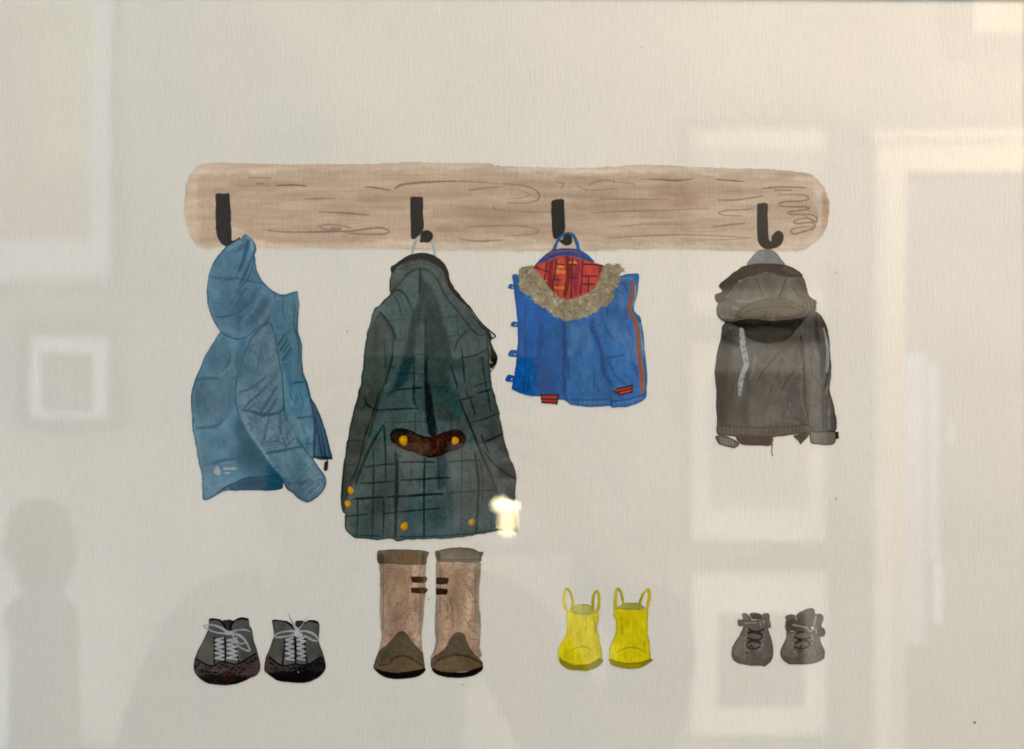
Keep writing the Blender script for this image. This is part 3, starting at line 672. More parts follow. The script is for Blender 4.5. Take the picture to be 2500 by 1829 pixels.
# yoke and lining
yoke = E.P([(284, 382), (330, 330), (440, 244), (550, 230), (670, 240), (750, 290), (797, 345), (770, 350), (700, 325), (600, 300), (480, 302), (400, 335), (330, 370)])
fill(yoke, (32, 84, 134), VT + '/yoke', wob=.7, col2=(22, 66, 112), nz=(14, 14, 83))
stroke(E.P([(370, 320), (440, 270), (540, 252), (640, 262), (680, 285)]), 5, (148, 54, 74), a=.9, taper=True)
stroke(E.P([(330, 350), (440, 295), (560, 268), (650, 280), (770, 340)]), 6, (20, 62, 110), a=.8, taper=True)
lin = E.P([(278, 384), (400, 334), (480, 303), (580, 290), (700, 322), (790, 350), (876, 375), (870, 430), (830, 510), (780, 590), (700, 640), (600, 665), (520, 660), (450, 610), (390, 540), (330, 460)])
lm_ = fill(lin, (174, 66, 56), VT + '/lining', col2=(152, 48, 50), nz=(20, 50, 84), wob=.6)
folds(E, [([(440, 320), (420, 480), (450, 600)], 12, (112, 26, 36), .8, 7), ([(570, 300), (578, 450), (545, 620)], 12, (96, 18, 24), .9, 5),
          ([(520, 310), (530, 450), (520, 620)], 16, (176, 84, 50), .5, 8), ([(655, 330), (640, 480), (635, 620)], 14, (126, 34, 58), .8, 8),
          ([(700, 400), (690, 560)], 10, (172, 60, 60), .6, 6), ([(740, 360), (800, 470)], 40, (194, 72, 58), .5, 20),
          ([(350, 390), (370, 460)], 16, (190, 66, 58), .5, 10), ([(500, 330), (490, 440)], 6, (202, 120, 46), .6, 4)], lm_)
for p in ([(480, 425), (540, 430)], [(590, 350), (640, 352)], [(470, 560), (535, 562)], [(500, 380), (530, 382)]):
    stroke(E.P(p), 7, (206, 138, 52), a=.75, soft=3, clip=lm_, taper=True)
for p in ([(400, 330), (385, 430), (375, 500)], [(475, 320), (462, 440), (450, 500), (440, 580)], [(610, 310), (608, 430), (600, 640)],
          [(698, 330), (690, 470), (678, 610)], [(845, 380), (840, 440)], [(300, 385), (360, 410), (410, 425)], [(480, 362), (540, 366)],
          [(450, 490), (515, 496)], [(700, 362), (800, 366), (870, 378)], [(700, 462), (830, 462)], [(700, 530), (790, 530)],
          [(748, 470), (742, 590)], [(600, 478), (640, 478)], [(590, 362), (640, 366)], [(390, 520), (420, 540)]):
    stroke(E.P(p), 3.2, (40, 24, 40), a=.85, clip=lm_)
# fur
fur = E.P([(158, 430), (190, 388), (240, 378), (282, 384), (330, 450), (400, 530), (450, 600), (520, 645), (600, 650), (700, 615), (780, 575),
           (830, 500), (860, 430), (885, 370), (940, 362), (1000, 360), (1028, 382), (1044, 414), (1015, 440), (1000, 500), (960, 610), (920, 680),
           (830, 750), (700, 812), (580, 838), (480, 808), (400, 750), (300, 680), (200, 600), (165, 520)])
fum = fill(fur, (148, 137, 112), VT + '/fur_collar', col2=(126, 112, 86), nz=(12, 12, 85), wob=3.2, soft=1.6)
fpath = spline(E.P([(200, 430), (250, 540), (370, 650), (480, 730), (600, 745), (740, 700), (860, 620), (920, 500), (960, 410)]), False, 24)[0]
for i in range(340):
    j = rnd.randrange(len(fpath) - 1)
    p = fpath[j]
    d = fpath[j + 1] - p
    d = d / (np.linalg.norm(d) + 1e-6)
    nrm = np.array([-d[1], d[0]])
    q = p + nrm * rnd.uniform(-26, 26) + d * rnd.uniform(-4, 4)
    ang = rnd.uniform(-1.1, 1.1) + math.pi / 2 * rnd.choice([0.2, 0.8, 1.0])
    v = d * math.cos(ang) + nrm * math.sin(ang)
    l = rnd.uniform(4, 11)
    c = rnd.choice([(176, 164, 136), (188, 178, 150), (104, 88, 66), (88, 74, 56), (130, 114, 84), (150, 140, 122), (128, 122, 116), (160, 146, 112)])
    stroke([tuple(q), tuple(q + v * l * .5 + nrm * 1.2), tuple(q + v * l)], rnd.uniform(2, 4.4), c, a=rnd.uniform(.25, .6), soft=2.2, clip=fum, taper=True)
for i in range(70):      # stray hairs over the border
    pl = spline(fur, True, 6)[0]
    p = pl[rnd.randrange(len(pl))]
    a_ = rnd.uniform(0, 6.28)
    stroke([tuple(p), tuple(p + np.array([math.cos(a_), math.sin(a_)]) * rnd.uniform(3, 7))], 2, rnd.choice([(168, 156, 128), (140, 126, 98), (120, 104, 80)]),
           a=.8, key=VT + '/fur_collar', sm=False)
# the knob shows in front of the vest's loop
fill(H.P([(372, 572), (392, 566), (404, 540), (420, 528), (448, 535), (460, 562), (452, 592), (425, 604), (398, 596)]), (9, 11, 12), 'painted_hook.3', wob=.3, grain=2)

# ================================================================== grey hooded raincoat
RC = 'painted_raincoat'
rb = [(150, 640), (120, 750), (90, 880), (78, 1000), (84, 1100), (86, 1250), (92, 1400), (92, 1470), (110, 1475), (300, 1490), (505, 1492), (650, 1472),
      (700, 1465), (788, 1455), (800, 1450), (975, 1446), (972, 1300), (950, 1200), (932, 1130), (946, 1020), (938, 850), (925, 720), (895, 620),
      (850, 565), (800, 545), (700, 560), (400, 560)]
rm = fill(F.P(rb), (91, 88, 81), RC, col2=(77, 75, 70), nz=(45, 60, 91), edge=((50, 46, 40), 2.8, .8), wob=.9)
RD, RL = (56, 52, 46), (122, 116, 104)
# lining and shirt tail below the hem
fill(F.P([(240, 1470), (505, 1488), (500, 1550), (430, 1555), (330, 1550), (262, 1540)]), (66, 46, 42), RC + '/lining', col2=(56, 48, 42), nz=(20, 20, 92), wob=.6, edge=((44, 34, 30), 2, .6))
fill(F.P([(665, 1478), (782, 1458), (770, 1490), (740, 1520), (716, 1545), (700, 1520)]), (64, 58, 52), RC + '/lining', wob=.6)
stroke(F.P([(505, 1490), (503, 1560), (500, 1600), (508, 1625)]), 3, (92, 82, 70), a=.9, key=RC + '/drawcord')
stroke(F.P([(480, 1550), (510, 1545)]), 2, (84, 60, 52), a=.8, key=RC + '/drawcord')
folds(F, [([(180, 720), (150, 900), (130, 1150), (140, 1400)], 42, (52, 51, 45), .8, 22), ([(150, 760), (240, 800)], 16, (38, 38, 34), .7, 8),
          ([(120, 930), (180, 960)], 22, (40, 39, 36), .7, 12), ([(180, 1000), (200, 1200), (180, 1400)], 20, (70, 65, 56), .5, 12),
          ([(100, 1170), (140, 1260)], 7, (40, 38, 34), .6, 4), ([(225, 1080), (190, 1190)], 6, (44, 42, 38), .6, 4), ([(200, 940), (180, 1040)], 5, (84, 78, 68), .5, 4),
          ([(300, 900), (330, 1100), (290, 1300), (330, 1420)], 18, (62, 57, 50), .6, 12), ([(380, 860), (370, 960), (340, 1060)], 5, RL, .5, 4),
          ([(390, 900), (430, 960)], 10, (112, 106, 94), .5, 6), ([(600, 820), (520, 900), (440, 1000), (385, 1090)], 4, RD, .85, 2.6),
          ([(580, 905), (550, 1000), (540, 1060)], 5, RD, .85, 3), ([(510, 1090), (485, 1180)], 4, RD, .85, 2.6), ([(670, 1000), (620, 1060), (570, 1140)], 4, RD, .8, 2.6),
          ([(640, 860), (560, 1000)], 24, (100, 90, 78), .4, 14), ([(720, 740), (730, 860), (740, 1000)], 9, (36, 34, 30), .8, 5),
          ([(715, 780), (690, 900), (700, 960)], 14, (66, 58, 50), .6, 8), ([(740, 900), (720, 980), (720, 1200), (760, 1330)], 5, (112, 104, 92), .6, 4),
          ([(745, 1000), (750, 1200), (780, 1400)], 4, RD, .8, 2.6), ([(640, 1240), (620, 1320)], 3, RL, .8, 2.4), ([(420, 1200), (560, 1240)], 26, (76, 70, 60), .4, 16),
          ([(340, 1200), (420, 1330)], 26, (100, 92, 80), .35, 16), ([(690, 1350), (730, 1380)], 12, (58, 54, 46), .5, 8), ([(560, 1160), (640, 1170)], 10, (104, 94, 84), .4, 6),
          ([(830, 600), (840, 720), (870, 850), (880, 1040)], 13, (48, 46, 40), .75, 8), ([(880, 640), (910, 780), (905, 900)], 14, (60, 58, 52), .6, 8),
          ([(800, 800), (800, 1020), (860, 1090), (900, 1160)], 3.4, (66, 58, 50), .8, 2.4), ([(830, 850), (850, 900)], 12, (108, 102, 92), .5, 8),
          ([(885, 1100), (880, 1250), (890, 1430)], 5, RD, .75, 3), ([(915, 1010), (920, 1060), (900, 1120)], 8, (36, 34, 30), .8, 4),
          ([(935, 1040), (910, 1160)], 7, (128, 124, 112), .6, 4), ([(935, 1210), (930, 1330)], 6, (122, 118, 106), .7, 4), ([(930, 1300), (932, 1420)], 7, (130, 126, 114), .5, 4),
          ([(800, 1100), (840, 1300)], 24, (98, 90, 80), .5, 14), ([(400, 760), (560, 800), (700, 760)], 26, (74, 68, 58), .5, 14)], rm)
# sleeve on the right of the back (own part)
sr = F.P([(770, 640), (800, 560), (850, 565), (895, 620), (925, 720), (938, 850), (946, 1020), (932, 1130), (950, 1200), (972, 1300), (975, 1446), (800, 1440), (785, 1400), (760, 1200), (748, 1000), (740, 800)])
ws = window(sr, 2)
dm = sdf(spline(sr, True)[0], ws)
o_ = owner[ws]
o_[(dm < 0) & (o_ == kid(RC))] = kid(RC + '/sleeve.1')
sl2 = F.P([(150, 640), (120, 750), (90, 880), (78, 1000), (84, 1100), (86, 1250), (92, 1400), (200, 1420), (300, 1300), (330, 1000), (300, 720), (260, 670)])
ws = window(sl2, 2)
dm = sdf(spline(sl2, True)[0], ws)
o_ = owner[ws]
o_[(dm < 0) & (o_ == kid(RC))] = kid(RC + '/sleeve.2')
# waistband
wb = F.P([(100, 1405), (300, 1412), (560, 1410), (700, 1400), (785, 1395), (790, 1452), (650, 1472), (505, 1490), (300, 1482), (110, 1470)])
wm = fill(wb, (84, 80, 70), RC + '/waistband', a=.85, edge=((46, 42, 36), 2.4, .9), wob=.6)
for i in range(22):
    x = 130 + i * 29
    stroke(F.P([(x, 1420), (x + rnd.uniform(-8, 10), 1470)]), 2.6, (50, 46, 40), a=rnd.uniform(.3, .7), clip=wm)
# cuffs
cf = fill(F.P([(84, 1480), (130, 1478), (180, 1490), (240, 1520), (262, 1545), (225, 1572), (180, 1565), (110, 1545), (90, 1515), (80, 1495)]), (88, 84, 76),
          RC + '/cuff.1', edge=((44, 40, 36), 2.6, .9), wob=.5)
for i in range(5):
    stroke(F.P([(120 + i * 22, 1490 + i * 4), (132 + i * 20, 1545)]), 2.6, (128, 124, 114), a=.8, clip=cf)
cf2 = fill(F.P([(792, 1440), (830, 1450), (975, 1446), (982, 1500), (965, 1540), (920, 1550), (850, 1546), (795, 1535), (784, 1490)]), (100, 95, 84),
           RC + '/cuff.2', edge=((48, 44, 38), 2.6, .9), wob=.5)
fill(F.P([(976, 1450), (1000, 1450), (1003, 1500), (978, 1505)]), (34, 31, 27), RC + '/cuff_tab', sm=False, wob=.5)
# hood
fill(F.P([(312, 196), (360, 138), (405, 97), (450, 90), (502, 94), (540, 122), (575, 165), (602, 206), (560, 216), (330, 222)]), (112, 114, 112),
     RC + '/collar_tab', col2=(124, 125, 122), nz=(16, 16, 93), wob=.7, edge=((92, 94, 92), 2, .5))
hd = F.P([(100, 490), (90, 540), (100, 590), (150, 632), (300, 660), (500, 700), (690, 660), (740, 615), (790, 560), (822, 545), (832, 480), (782, 440), (762, 370), (728, 290),
          (600, 285), (440, 262), (330, 298), (240, 340), (200, 390), (180, 450)])
hdm = fill(hd, (95, 91, 83), RC + '/hood', col2=(81, 78, 71), nz=(26, 26, 94), edge=((54, 48, 42), 2.4, .8), wob=.9)
folds(F, [([(260, 360), (340, 330), (380, 380)], 30, (74, 68, 60), .6, 14), ([(450, 290), (500, 350), (500, 420)], 26, (80, 74, 64), .6, 14),
          ([(385, 310), (410, 370), (432, 445)], 3.6, (58, 53, 46), .8, 2.4), ([(612, 300), (580, 390), (555, 460)], 5, (42, 38, 33), .85, 2.4),
          ([(230, 470), (330, 480), (420, 455)], 8, RL, .6, 5), ([(210, 520), (260, 540), (240, 555)], 8, RL, .6, 4), ([(180, 440), (190, 520), (190, 600)], 5, (70, 65, 57), .7, 3),
          ([(630, 330), (640, 440)], 20, (112, 104, 94), .5, 10), ([(650, 370), (700, 430), (760, 450)], 5, (66, 60, 52), .7, 3), ([(700, 320), (740, 400)], 16, (66, 60, 54), .6, 8),
          ([(620, 340), (660, 400), (700, 480)], 3, RL, .5, 2.4), ([(540, 400), (600, 350)], 16, (108, 100, 88), .4, 8)], hdm)
# hood lower roll
roll = F.P([(240, 560), (300, 510), (400, 468), (520, 450), (620, 462), (700, 500), (760, 540), (700, 590), (560, 605), (400, 605), (250, 600)])
rlm = fill(roll, (86, 80, 65), a=.9, edge=((58, 53, 44), 2.6, .8), wob=.6, clip=hdm)
stroke(F.P([(300, 560), (400, 530), (540, 515), (680, 530)]), 3, (58, 54, 44), a=.7, clip=hdm)
stroke(F.P([(300, 590), (500, 580), (680, 560)]), 14, (102, 94, 78), a=.5, soft=8, clip=hdm)
stroke(F.P([(380, 500), (520, 480), (640, 500)]), 12, (72, 68, 54), a=.5, soft=7, clip=hdm)
und = F.P([(150, 630), (230, 625), (330, 608), (500, 622), (640, 612), (760, 590), (740, 620), (690, 685), (630, 750), (560, 782), (480, 796), (400, 780), (320, 745), (300, 690), (230, 660)])
unm = fill(und, (58, 56, 49), RC + '/hood_underside', col2=(40, 39, 35), nz=(30, 16, 95), edge=((26, 24, 21), 3, .8), wob=.7, soft=1.6)
stroke(F.P([(350, 710, 50), (500, 730, 70), (620, 700, 40)]), 16, (66, 64, 54), a=.6, soft=10, clip=unm)
stroke(F.P([(180, 640), (320, 650), (560, 650), (720, 625)]), 10, (34, 33, 30), a=.7, soft=6, clip=unm)
stroke(F.P([(445, 740), (455, 785)]), 3, (20, 18, 16), a=.8)
rim = F.P([(105, 358), (150, 315), (205, 268), (235, 250), (270, 220), (330, 203), (400, 194), (520, 196), (620, 210), (700, 250), (730, 292), (600, 290), (500, 266), (440, 262), (330, 296),
           (240, 340), (196, 400), (175, 455), (100, 492), (78, 428), (128, 402)])
rim_m = fill(rim, (40, 31, 25), RC + '/hood_rim', col2=(52, 42, 35), nz=(30, 30, 96), wob=.8)
stroke(F.P([(90, 440, 40), (150, 440, 60)]), 14, (76, 64, 54), a=.7, soft=8, clip=rim_m)
stroke(F.P([(600, 230, 40), (700, 275, 30)]), 14, (80, 72, 62), a=.7, soft=8, clip=rim_m)
stroke(F.P([(196, 402), (165, 450)]), 3, (150, 142, 128), a=.6)
for i in range(8):
    stroke(F.P([(120 + i * 13, 575 + i * 2), (126 + i * 13, 600 + i * 1)]), 2.4, (126, 120, 110), a=.8, clip=hdm)
for i in range(7):
    stroke(F.P([(735 + i * 14, 480 + (i % 2) * 14), (740 + i * 13, 520)]), 2.4, (118, 112, 102) if i % 2 else (60, 55, 48), a=.8, clip=hdm)
    stroke(F.P([(120 + i * 11, 480 + i * 2), (140 + i * 8, 500)]), 2.4, (122, 114, 104) if i % 2 else (66, 60, 52), a=.7, clip=hdm)
stroke(F.P([(190, 560), (230, 550), (270, 560)]), 3, (60, 55, 48), a=.6, clip=hdm)
for x, y in ((825, 470), (832, 490), (826, 515), (828, 538)):
    stroke(F.P([(x - 20, y + 4), (x + 6, y)]), 3.4, (82, 74, 64), a=.9, key=RC + '/hood')
# reflective stripes
stroke(F.P([(275, 690, 30), (284, 780, 40), (296, 860, 42), (312, 945, 40), (285, 1020, 38), (268, 1100, 36), (262, 1180, 20)]), 9, (148, 148, 146), key=RC + '/reflective_stripe.1', soft=1.4)
stroke(F.P([(282, 720), (300, 860), (316, 940)]), 3, (136, 138, 136), a=.25)
stroke(F.P([(890, 680, 14), (908, 760, 20), (920, 850, 24), (916, 930, 22), (910, 1005, 14)]), 6, (134, 134, 130), key=RC + '/reflective_stripe.2', soft=1.4)
blot(*F.P([(192, 675)])[0], 1.6, 1.4, (210, 206, 196))
speckle(rm, F.P(rb), (66, 61, 53), 7, .60, .35, 97)

# ================================================================== grey lace-up shoes (left)
for idx, sh in enumerate([
        dict(out=[(375, 190), (440, 180), (520, 190), (590, 225), (700, 205), (730, 215), (790, 180), (860, 165), (940, 178), (968, 215), (972, 290), (1005, 340),
                  (1030, 480), (1080, 640), (1110, 760), (1130, 860), (1130, 950), (1080, 1030), (1000, 1060), (900, 1110), (760, 1160), (600, 1176), (440, 1165), (330, 1140),
                  (240, 1085), (170, 1010), (140, 920), (142, 840), (165, 740), (220, 620), (290, 490), (340, 380), (368, 280)],
             tongue=[(575, 212), (620, 205), (700, 205), (715, 230), (700, 300), (690, 365), (640, 370), (600, 290)],
             flapl=[(385, 205), (450, 192), (530, 212), (590, 280), (625, 350)], flapr=[(690, 350), (700, 280), (760, 210), (850, 185), (945, 195)],
             seam=[(165, 780), (250, 830), (350, 880), (440, 888), (520, 840), (600, 830), (680, 850), (760, 865), (860, 830), (960, 770), (1065, 712)],
             toe=[(150, 800), (250, 850), (350, 895), (440, 905), (520, 860), (600, 842), (680, 860), (780, 875), (880, 830), (1000, 770), (1100, 740), (1132, 870), (1128, 950),
                  (1080, 1030), (1000, 1060), (900, 1110), (760, 1160), (600, 1176), (440, 1165), (330, 1140), (240, 1085), (170, 1010), (140, 920)],
             mid=[(605, 460, 22), (612, 600, 26), (612, 740, 26), (605, 840, 22)], sl=[(450, 470), (455, 640), (445, 760), (455, 860)], sr=[(765, 600), (780, 700), (800, 790), (815, 840)],
             lac=(460, 590, 640, 790, 470, 800), bow=[
                 [(640, 380, 30), (560, 330, 34), (460, 290, 28), (380, 275, 22), (280, 285, 10)], [(640, 410, 30), (540, 400, 24), (440, 380, 22), (350, 340, 20), (280, 290, 8)],
                 [(640, 400, 50), (700, 400, 60), (740, 420, 40)], [(700, 390, 34), (780, 360, 22), (900, 350, 22), (990, 380, 10)],
                 [(740, 410, 30), (830, 440, 34), (900, 500, 30), (960, 600, 24), (975, 660, 24), (900, 650, 24), (810, 590, 24), (740, 490, 24)],
                 [(720, 440, 24), (790, 520, 24), (850, 560, 22), (910, 545, 14)]], toec=(54, 44, 42), toed=(30, 20, 20)),
        dict(out=[(1305, 215), (1360, 200), (1440, 205), (1540, 225), (1620, 280), (1680, 300), (1655, 230), (1690, 218), (1770, 222), (1800, 235), (1860, 210), (1940, 210), (1995, 235),
                  (2018, 290), (2008, 380), (2000, 480), (2020, 580), (2060, 690), (2095, 800), (2110, 900), (2080, 980), (2000, 1060), (1900, 1110), (1780, 1138), (1640, 1140), (1480, 1128),
                  (1370, 1100), (1270, 1030), (1200, 970), (1190, 900), (1210, 770), (1260, 650), (1310, 520), (1335, 430), (1325, 330)],
             tongue=[(1655, 230), (1700, 215), (1770, 218), (1760, 270), (1700, 330), (1660, 290)],
             flapl=[(1315, 210), (1400, 205), (1500, 225), (1580, 270), (1640, 330)], flapr=[(1760, 270), (1800, 235), (1880, 218), (1990, 245)],
             seam=[(1270, 755), (1330, 810), (1420, 870), (1520, 890), (1640, 862), (1760, 875), (1860, 862), (1960, 800), (2035, 760)],
             toe=[(1215, 760), (1270, 770), (1340, 830), (1420, 885), (1520, 905), (1640, 875), (1760, 890), (1870, 870), (1960, 815), (2060, 760), (2095, 800), (2112, 900), (2080, 980),
                  (2000, 1060), (1900, 1110), (1780, 1138), (1640, 1140), (1480, 1128), (1370, 1100), (1270, 1030), (1200, 970), (1190, 900)],
             mid=[(1645, 450, 24), (1655, 600, 30), (1660, 740, 30), (1655, 840, 26)], sl=[(1478, 470), (1500, 580), (1480, 700), (1465, 860)], sr=[(1800, 470), (1800, 620), (1810, 740), (1840, 870)],
             lac=(1510, 1640, 1685, 1800, 460, 810), bow=[
                 [(1690, 360, 50), (1640, 290, 30), (1590, 200, 16), (1550, 110, 6)], [(1690, 350, 20), (1750, 290, 14), (1800, 210, 12), (1840, 140, 6)],
                 [(1690, 380, 40), (1560, 370, 24), (1440, 390, 24), (1350, 430, 22), (1370, 460, 24), (1500, 455, 26), (1640, 420, 26)],
                 [(1700, 380, 40), (1800, 370, 30), (1920, 410, 30), (1985, 470, 26), (1990, 520, 24), (1900, 500, 26), (1800, 440, 26)],
                 [(1670, 420, 70), (1740, 430, 60)]], toec=(46, 42, 44), toed=(16, 18, 24))]):
    S = 'painted_shoe.%d' % (idx + 1)
    om = fill(I.P(sh['out']), (74, 74, 71), S, col2=(88, 87, 84), nz=(30, 30, 101 + idx), edge=((58, 56, 52), 2.2, .7), wob=.6)
    stroke(I.P([(sh['out'][0][0] + 60, 560, 160), (sh['out'][0][0] - 20, 700, 120)]), 20, (88, 84, 74), a=.5, soft=12, clip=om)
    fill(I.P(sh['tongue']), (56, 54, 50), S + '/tongue', wob=.4, edge=((40, 38, 36), 2, .6))
    for q in ('flapl', 'flapr'):
        stroke(I.P(sh[q]), 4.4, (26, 26, 27), a=.95, clip=om)
    tm = fill(I.P(sh['toe']), (76, 66, 62), S + '/toe_cap', wob=.6, clip=om, col2=(64, 60, 58), nz=(20, 20, 103))
    tp = I.P(sh['toe'])
    ws = window(tp, 2)
    ymax = max(p[1] for p in tp)
    put(ws, np.clip((Yg[ws] - (ymax - 26 - 6 * noise(30, 30, 104)[ws])) / 10, 0, 1) * .85, sh['toed'], None, tm)
    if idx == 0:
        put(ws, np.clip(1 - np.hypot((Xg[ws] - 557) / 22, (Yg[ws] - 1652) / 17), 0, .3) * 3 * .8, (46, 32, 30), None, tm)
    else:
        put(ws, np.clip((Xg[ws] - 715) / 30, 0, 1) * .62, (26, 30, 36), None, tm)
        put(ws, np.clip(1 - np.hypot((Xg[ws] - 720) / 24, (Yg[ws] - 1650) / 15), 0, .3) * 3 * .8, (14, 18, 24), None, tm)
    for q in range(62):
        t = q / 61
        sx = sh['seam'][0][0] * (1 - t) + sh['seam'][-1][0] * t + rnd.uniform(-12, 12)
        band_y = np.interp(sx, [p[0] for p in sh['seam']], [p[1] for p in sh['seam']]) + 30
        y = band_y + rnd.uniform(5, 135 if abs(t - .5) > .14 else 60)
        x_, y_ = I.P([(sx, y)])[0]
        stroke([(x_, y_), (x_ + rnd.uniform(-1, 2), y_ + rnd.uniform(-1, 1))], rnd.uniform(2, 4.4), (14, 12, 14), a=.9, clip=tm, sm=False)
    speckle(tm, tp, (96, 88, 84), 4, .62, .25, 105)
    stroke(I.P(sh['seam']), 3.8, (12, 11, 13), a=.97)
    for q in ('sl', 'sr'):
        stroke(I.P(sh[q]), 3.4, (12, 12, 13), a=.97, clip=om)
    # laces: zigzag either side of the middle
    l0, l1, r0, r1, y0, y1 = sh['lac']
    for (a0, a1) in ((l0, l1), (r0, r1)):
        n = 10
        z = [(a0 if i % 2 else a1, y0 + (y1 - y0) * i / n + 8 * math.sin(i * 2.3)) for i in range(n + 1)]
        stroke(I.P([p + (26,) for p in z]), 5, (150, 150, 150), key=S + '/lace', sm=False, soft=1.4)
    stroke(I.P(sh['mid']), 5, (16, 16, 18), a=.97, key=S + '/tongue')
    for b in sh['bow']:
        stroke(I.P(b), 5, (152, 153, 152), key=S + '/lace', soft=1.4)
        stroke(I.P([p[:2] for p in b]), 1.6, (128, 129, 130), a=.5)
blot(*I.P([(1700, 985)])[0], 1.6, 1.3, (200, 200, 198))

# ================================================================== brown boots
for idx, bt in enumerate([
        dict(shaft=[(165, 200), (210, 230), (420, 262), (640, 262), (690, 250), (685, 400), (682, 600), (665, 800), (650, 950), (640, 1100), (640, 1180), (650, 1300), (500, 1350), (300, 1350), (160, 1300),
                    (165, 1200), (190, 1100), (180, 950), (170, 800), (175, 600), (172, 400)],
             wings=[[(188, 230, 36), (195, 500, 34), (198, 800, 44), (200, 1000, 40), (180, 1200, 36)], [(660, 240, 50), (662, 500, 44), (650, 760, 44), (635, 1000, 36), (640, 1200, 36)]],
             cuff=[(150, 115), (215, 105), (380, 97), (520, 102), (650, 108), (722, 130), (705, 190), (685, 265), (640, 270), (450, 268), (300, 258), (190, 260), (148, 240), (142, 170)],
             cdark=[(185, 180, 70), (190, 240, 60)], cd2=[(660, 150, 40), (650, 240, 50)],
             toe=[(420, 1012), (370, 1030), (320, 1090), (260, 1160), (180, 1220), (135, 1290), (110, 1370), (108, 1440), (300, 1470), (500, 1480), (650, 1450), (675, 1430), (665, 1330), (650, 1260), (600, 1200), (540, 1140), (500, 1080), (460, 1030)],
             sole=[(112, 1432), (200, 1455), (330, 1475), (480, 1470), (600, 1448), (680, 1430), (665, 1475), (600, 1520), (480, 1545), (370, 1550), (250, 1535), (160, 1490)],
             arc=[(170, 1390), (260, 1385), (340, 1310), (430, 1290), (520, 1320), (600, 1370), (650, 1395)],
             tabs=[[(515, 402), (590, 404), (690, 405), (700, 430), (680, 475), (530, 470)], [(515, 525), (600, 525), (690, 530), (712, 550), (680, 590), (525, 588)]], tw=True,
             fold=[[(470, 620), (400, 700), (310, 760)], [(460, 800), (360, 880), (280, 910)], [(210, 300), (212, 700), (205, 1000)], [(620, 300), (625, 700), (610, 1050)], [(520, 830), (540, 900)]]),
        dict(shaft=[(810, 220), (900, 236), (1100, 240), (1290, 235), (1295, 400), (1285, 600), (1290, 780), (1305, 900), (1300, 1060), (1290, 1200), (1300, 1300), (1150, 1350), (950, 1350), (740, 1330),
                    (770, 1230), (800, 1130), (790, 1000), (788, 850), (800, 600), (800, 400)],
             wings=[[(825, 240, 40), (822, 500, 44), (812, 800, 40), (818, 1050, 36), (780, 1250, 36)], [(1275, 240, 40), (1268, 500, 40), (1262, 700, 36), (1285, 900, 46), (1275, 1100, 40), (1290, 1300, 40)]],
             cuff=[(790, 120), (830, 112), (900, 90), (1000, 76), (1120, 76), (1220, 95), (1290, 125), (1318, 118), (1335, 135), (1310, 190), (1300, 235), (1200, 245), (1000, 240), (850, 232), (808, 215)],
             cdark=[(830, 150, 40), (832, 210, 44)], cd2=[(1300, 150, 24), (1290, 220, 24)],
             toe=[(1050, 1025), (1000, 1045), (960, 1100), (920, 1180), (850, 1250), (770, 1300), (740, 1350), (755, 1430), (900, 1470), (1100, 1470), (1250, 1440), (1325, 1410), (1310, 1350), (1250, 1290), (1190, 1220), (1150, 1130), (1110, 1045)],
             sole=[(752, 1432), (850, 1462), (1000, 1475), (1150, 1465), (1260, 1430), (1328, 1412), (1310, 1460), (1230, 1510), (1120, 1535), (960, 1535), (840, 1510), (780, 1475)],
             arc=[(780, 1380), (860, 1320), (960, 1290), (1060, 1280), (1160, 1300), (1240, 1335), (1310, 1370)],
             tabs=[[(800, 410), (860, 412), (940, 418), (942, 450), (930, 490), (800, 488)], [(800, 530), (870, 534), (930, 540), (935, 575), (920, 605), (800, 605)]], tw=False,
             fold=[[(950, 640), (980, 790), (900, 890)], [(1100, 420), (1150, 510), (1230, 640)], [(1120, 870), (1180, 960), (1240, 1030)], [(850, 300), (845, 800)], [(1240, 300), (1245, 900)], [(1190, 1100), (1250, 1110)]])]):
    S = 'painted_boot.%d' % (idx + 1)
    m = fill(J.P(bt['shaft']), (149, 124, 102), S, col2=(166, 143, 119), nz=(26, 60, 111 + idx), wob=.8)
    cx = sum(p[0] for p in bt['shaft']) / len(bt['shaft'])
    stroke(J.P([(cx, 380, 150), (cx, 700, 180), (cx - 20, 900, 160)]), 30, (124, 100, 82), a=.38, soft=28, clip=m)
    if idx == 0:
        stroke(J.P([(260, 300, 90), (270, 700, 90), (270, 900, 90)]), 20, (134, 116, 98), a=.55, soft=16, clip=m)
    stroke(J.P([(cx + 150, 300, 60), (cx + 140, 700, 60), (cx + 130, 900, 60)]), 20, (176, 154, 130), a=.6, soft=12, clip=m)
    for w in bt['wings']:
        stroke(J.P(w), 8, (138, 126, 110), a=.85, soft=2, clip=m)
    for f in bt['fold']:
        stroke(J.P(f), 3, (104, 82, 66), a=.6, soft=2.4, clip=m, taper=True)
    for q in range(26):
        x, y = cx + rnd.uniform(-170, 170), rnd.uniform(320, 1150)
        stroke(J.P([(x, y), (x + rnd.uniform(-14, 14), y + rnd.uniform(60, 160))]), rnd.uniform(4, 9), rnd.choice([(134, 100, 76), (172, 148, 124), (118, 90, 70), (150, 118, 94)]), a=.3, soft=5, clip=m)
    speckle(m, J.P(bt['shaft']), (110, 88, 70), 4, .6, .4, 113)
    cmk = fill(J.P(bt['cuff']), (110, 101, 82), S + '/cuff', col2=(98, 90, 73), nz=(24, 20, 114), edge=((74, 67, 54), 2.2, .7), wob=.6)
    if idx == 0:
        stroke(J.P([(420, 180, 120), (560, 190, 100)]), 24, (100, 78, 52), a=.6, soft=18, clip=cmk)
    else:
        stroke(J.P([(860, 212), (1050, 215), (1280, 212)]), 3, (76, 70, 58), a=.7, clip=cmk)
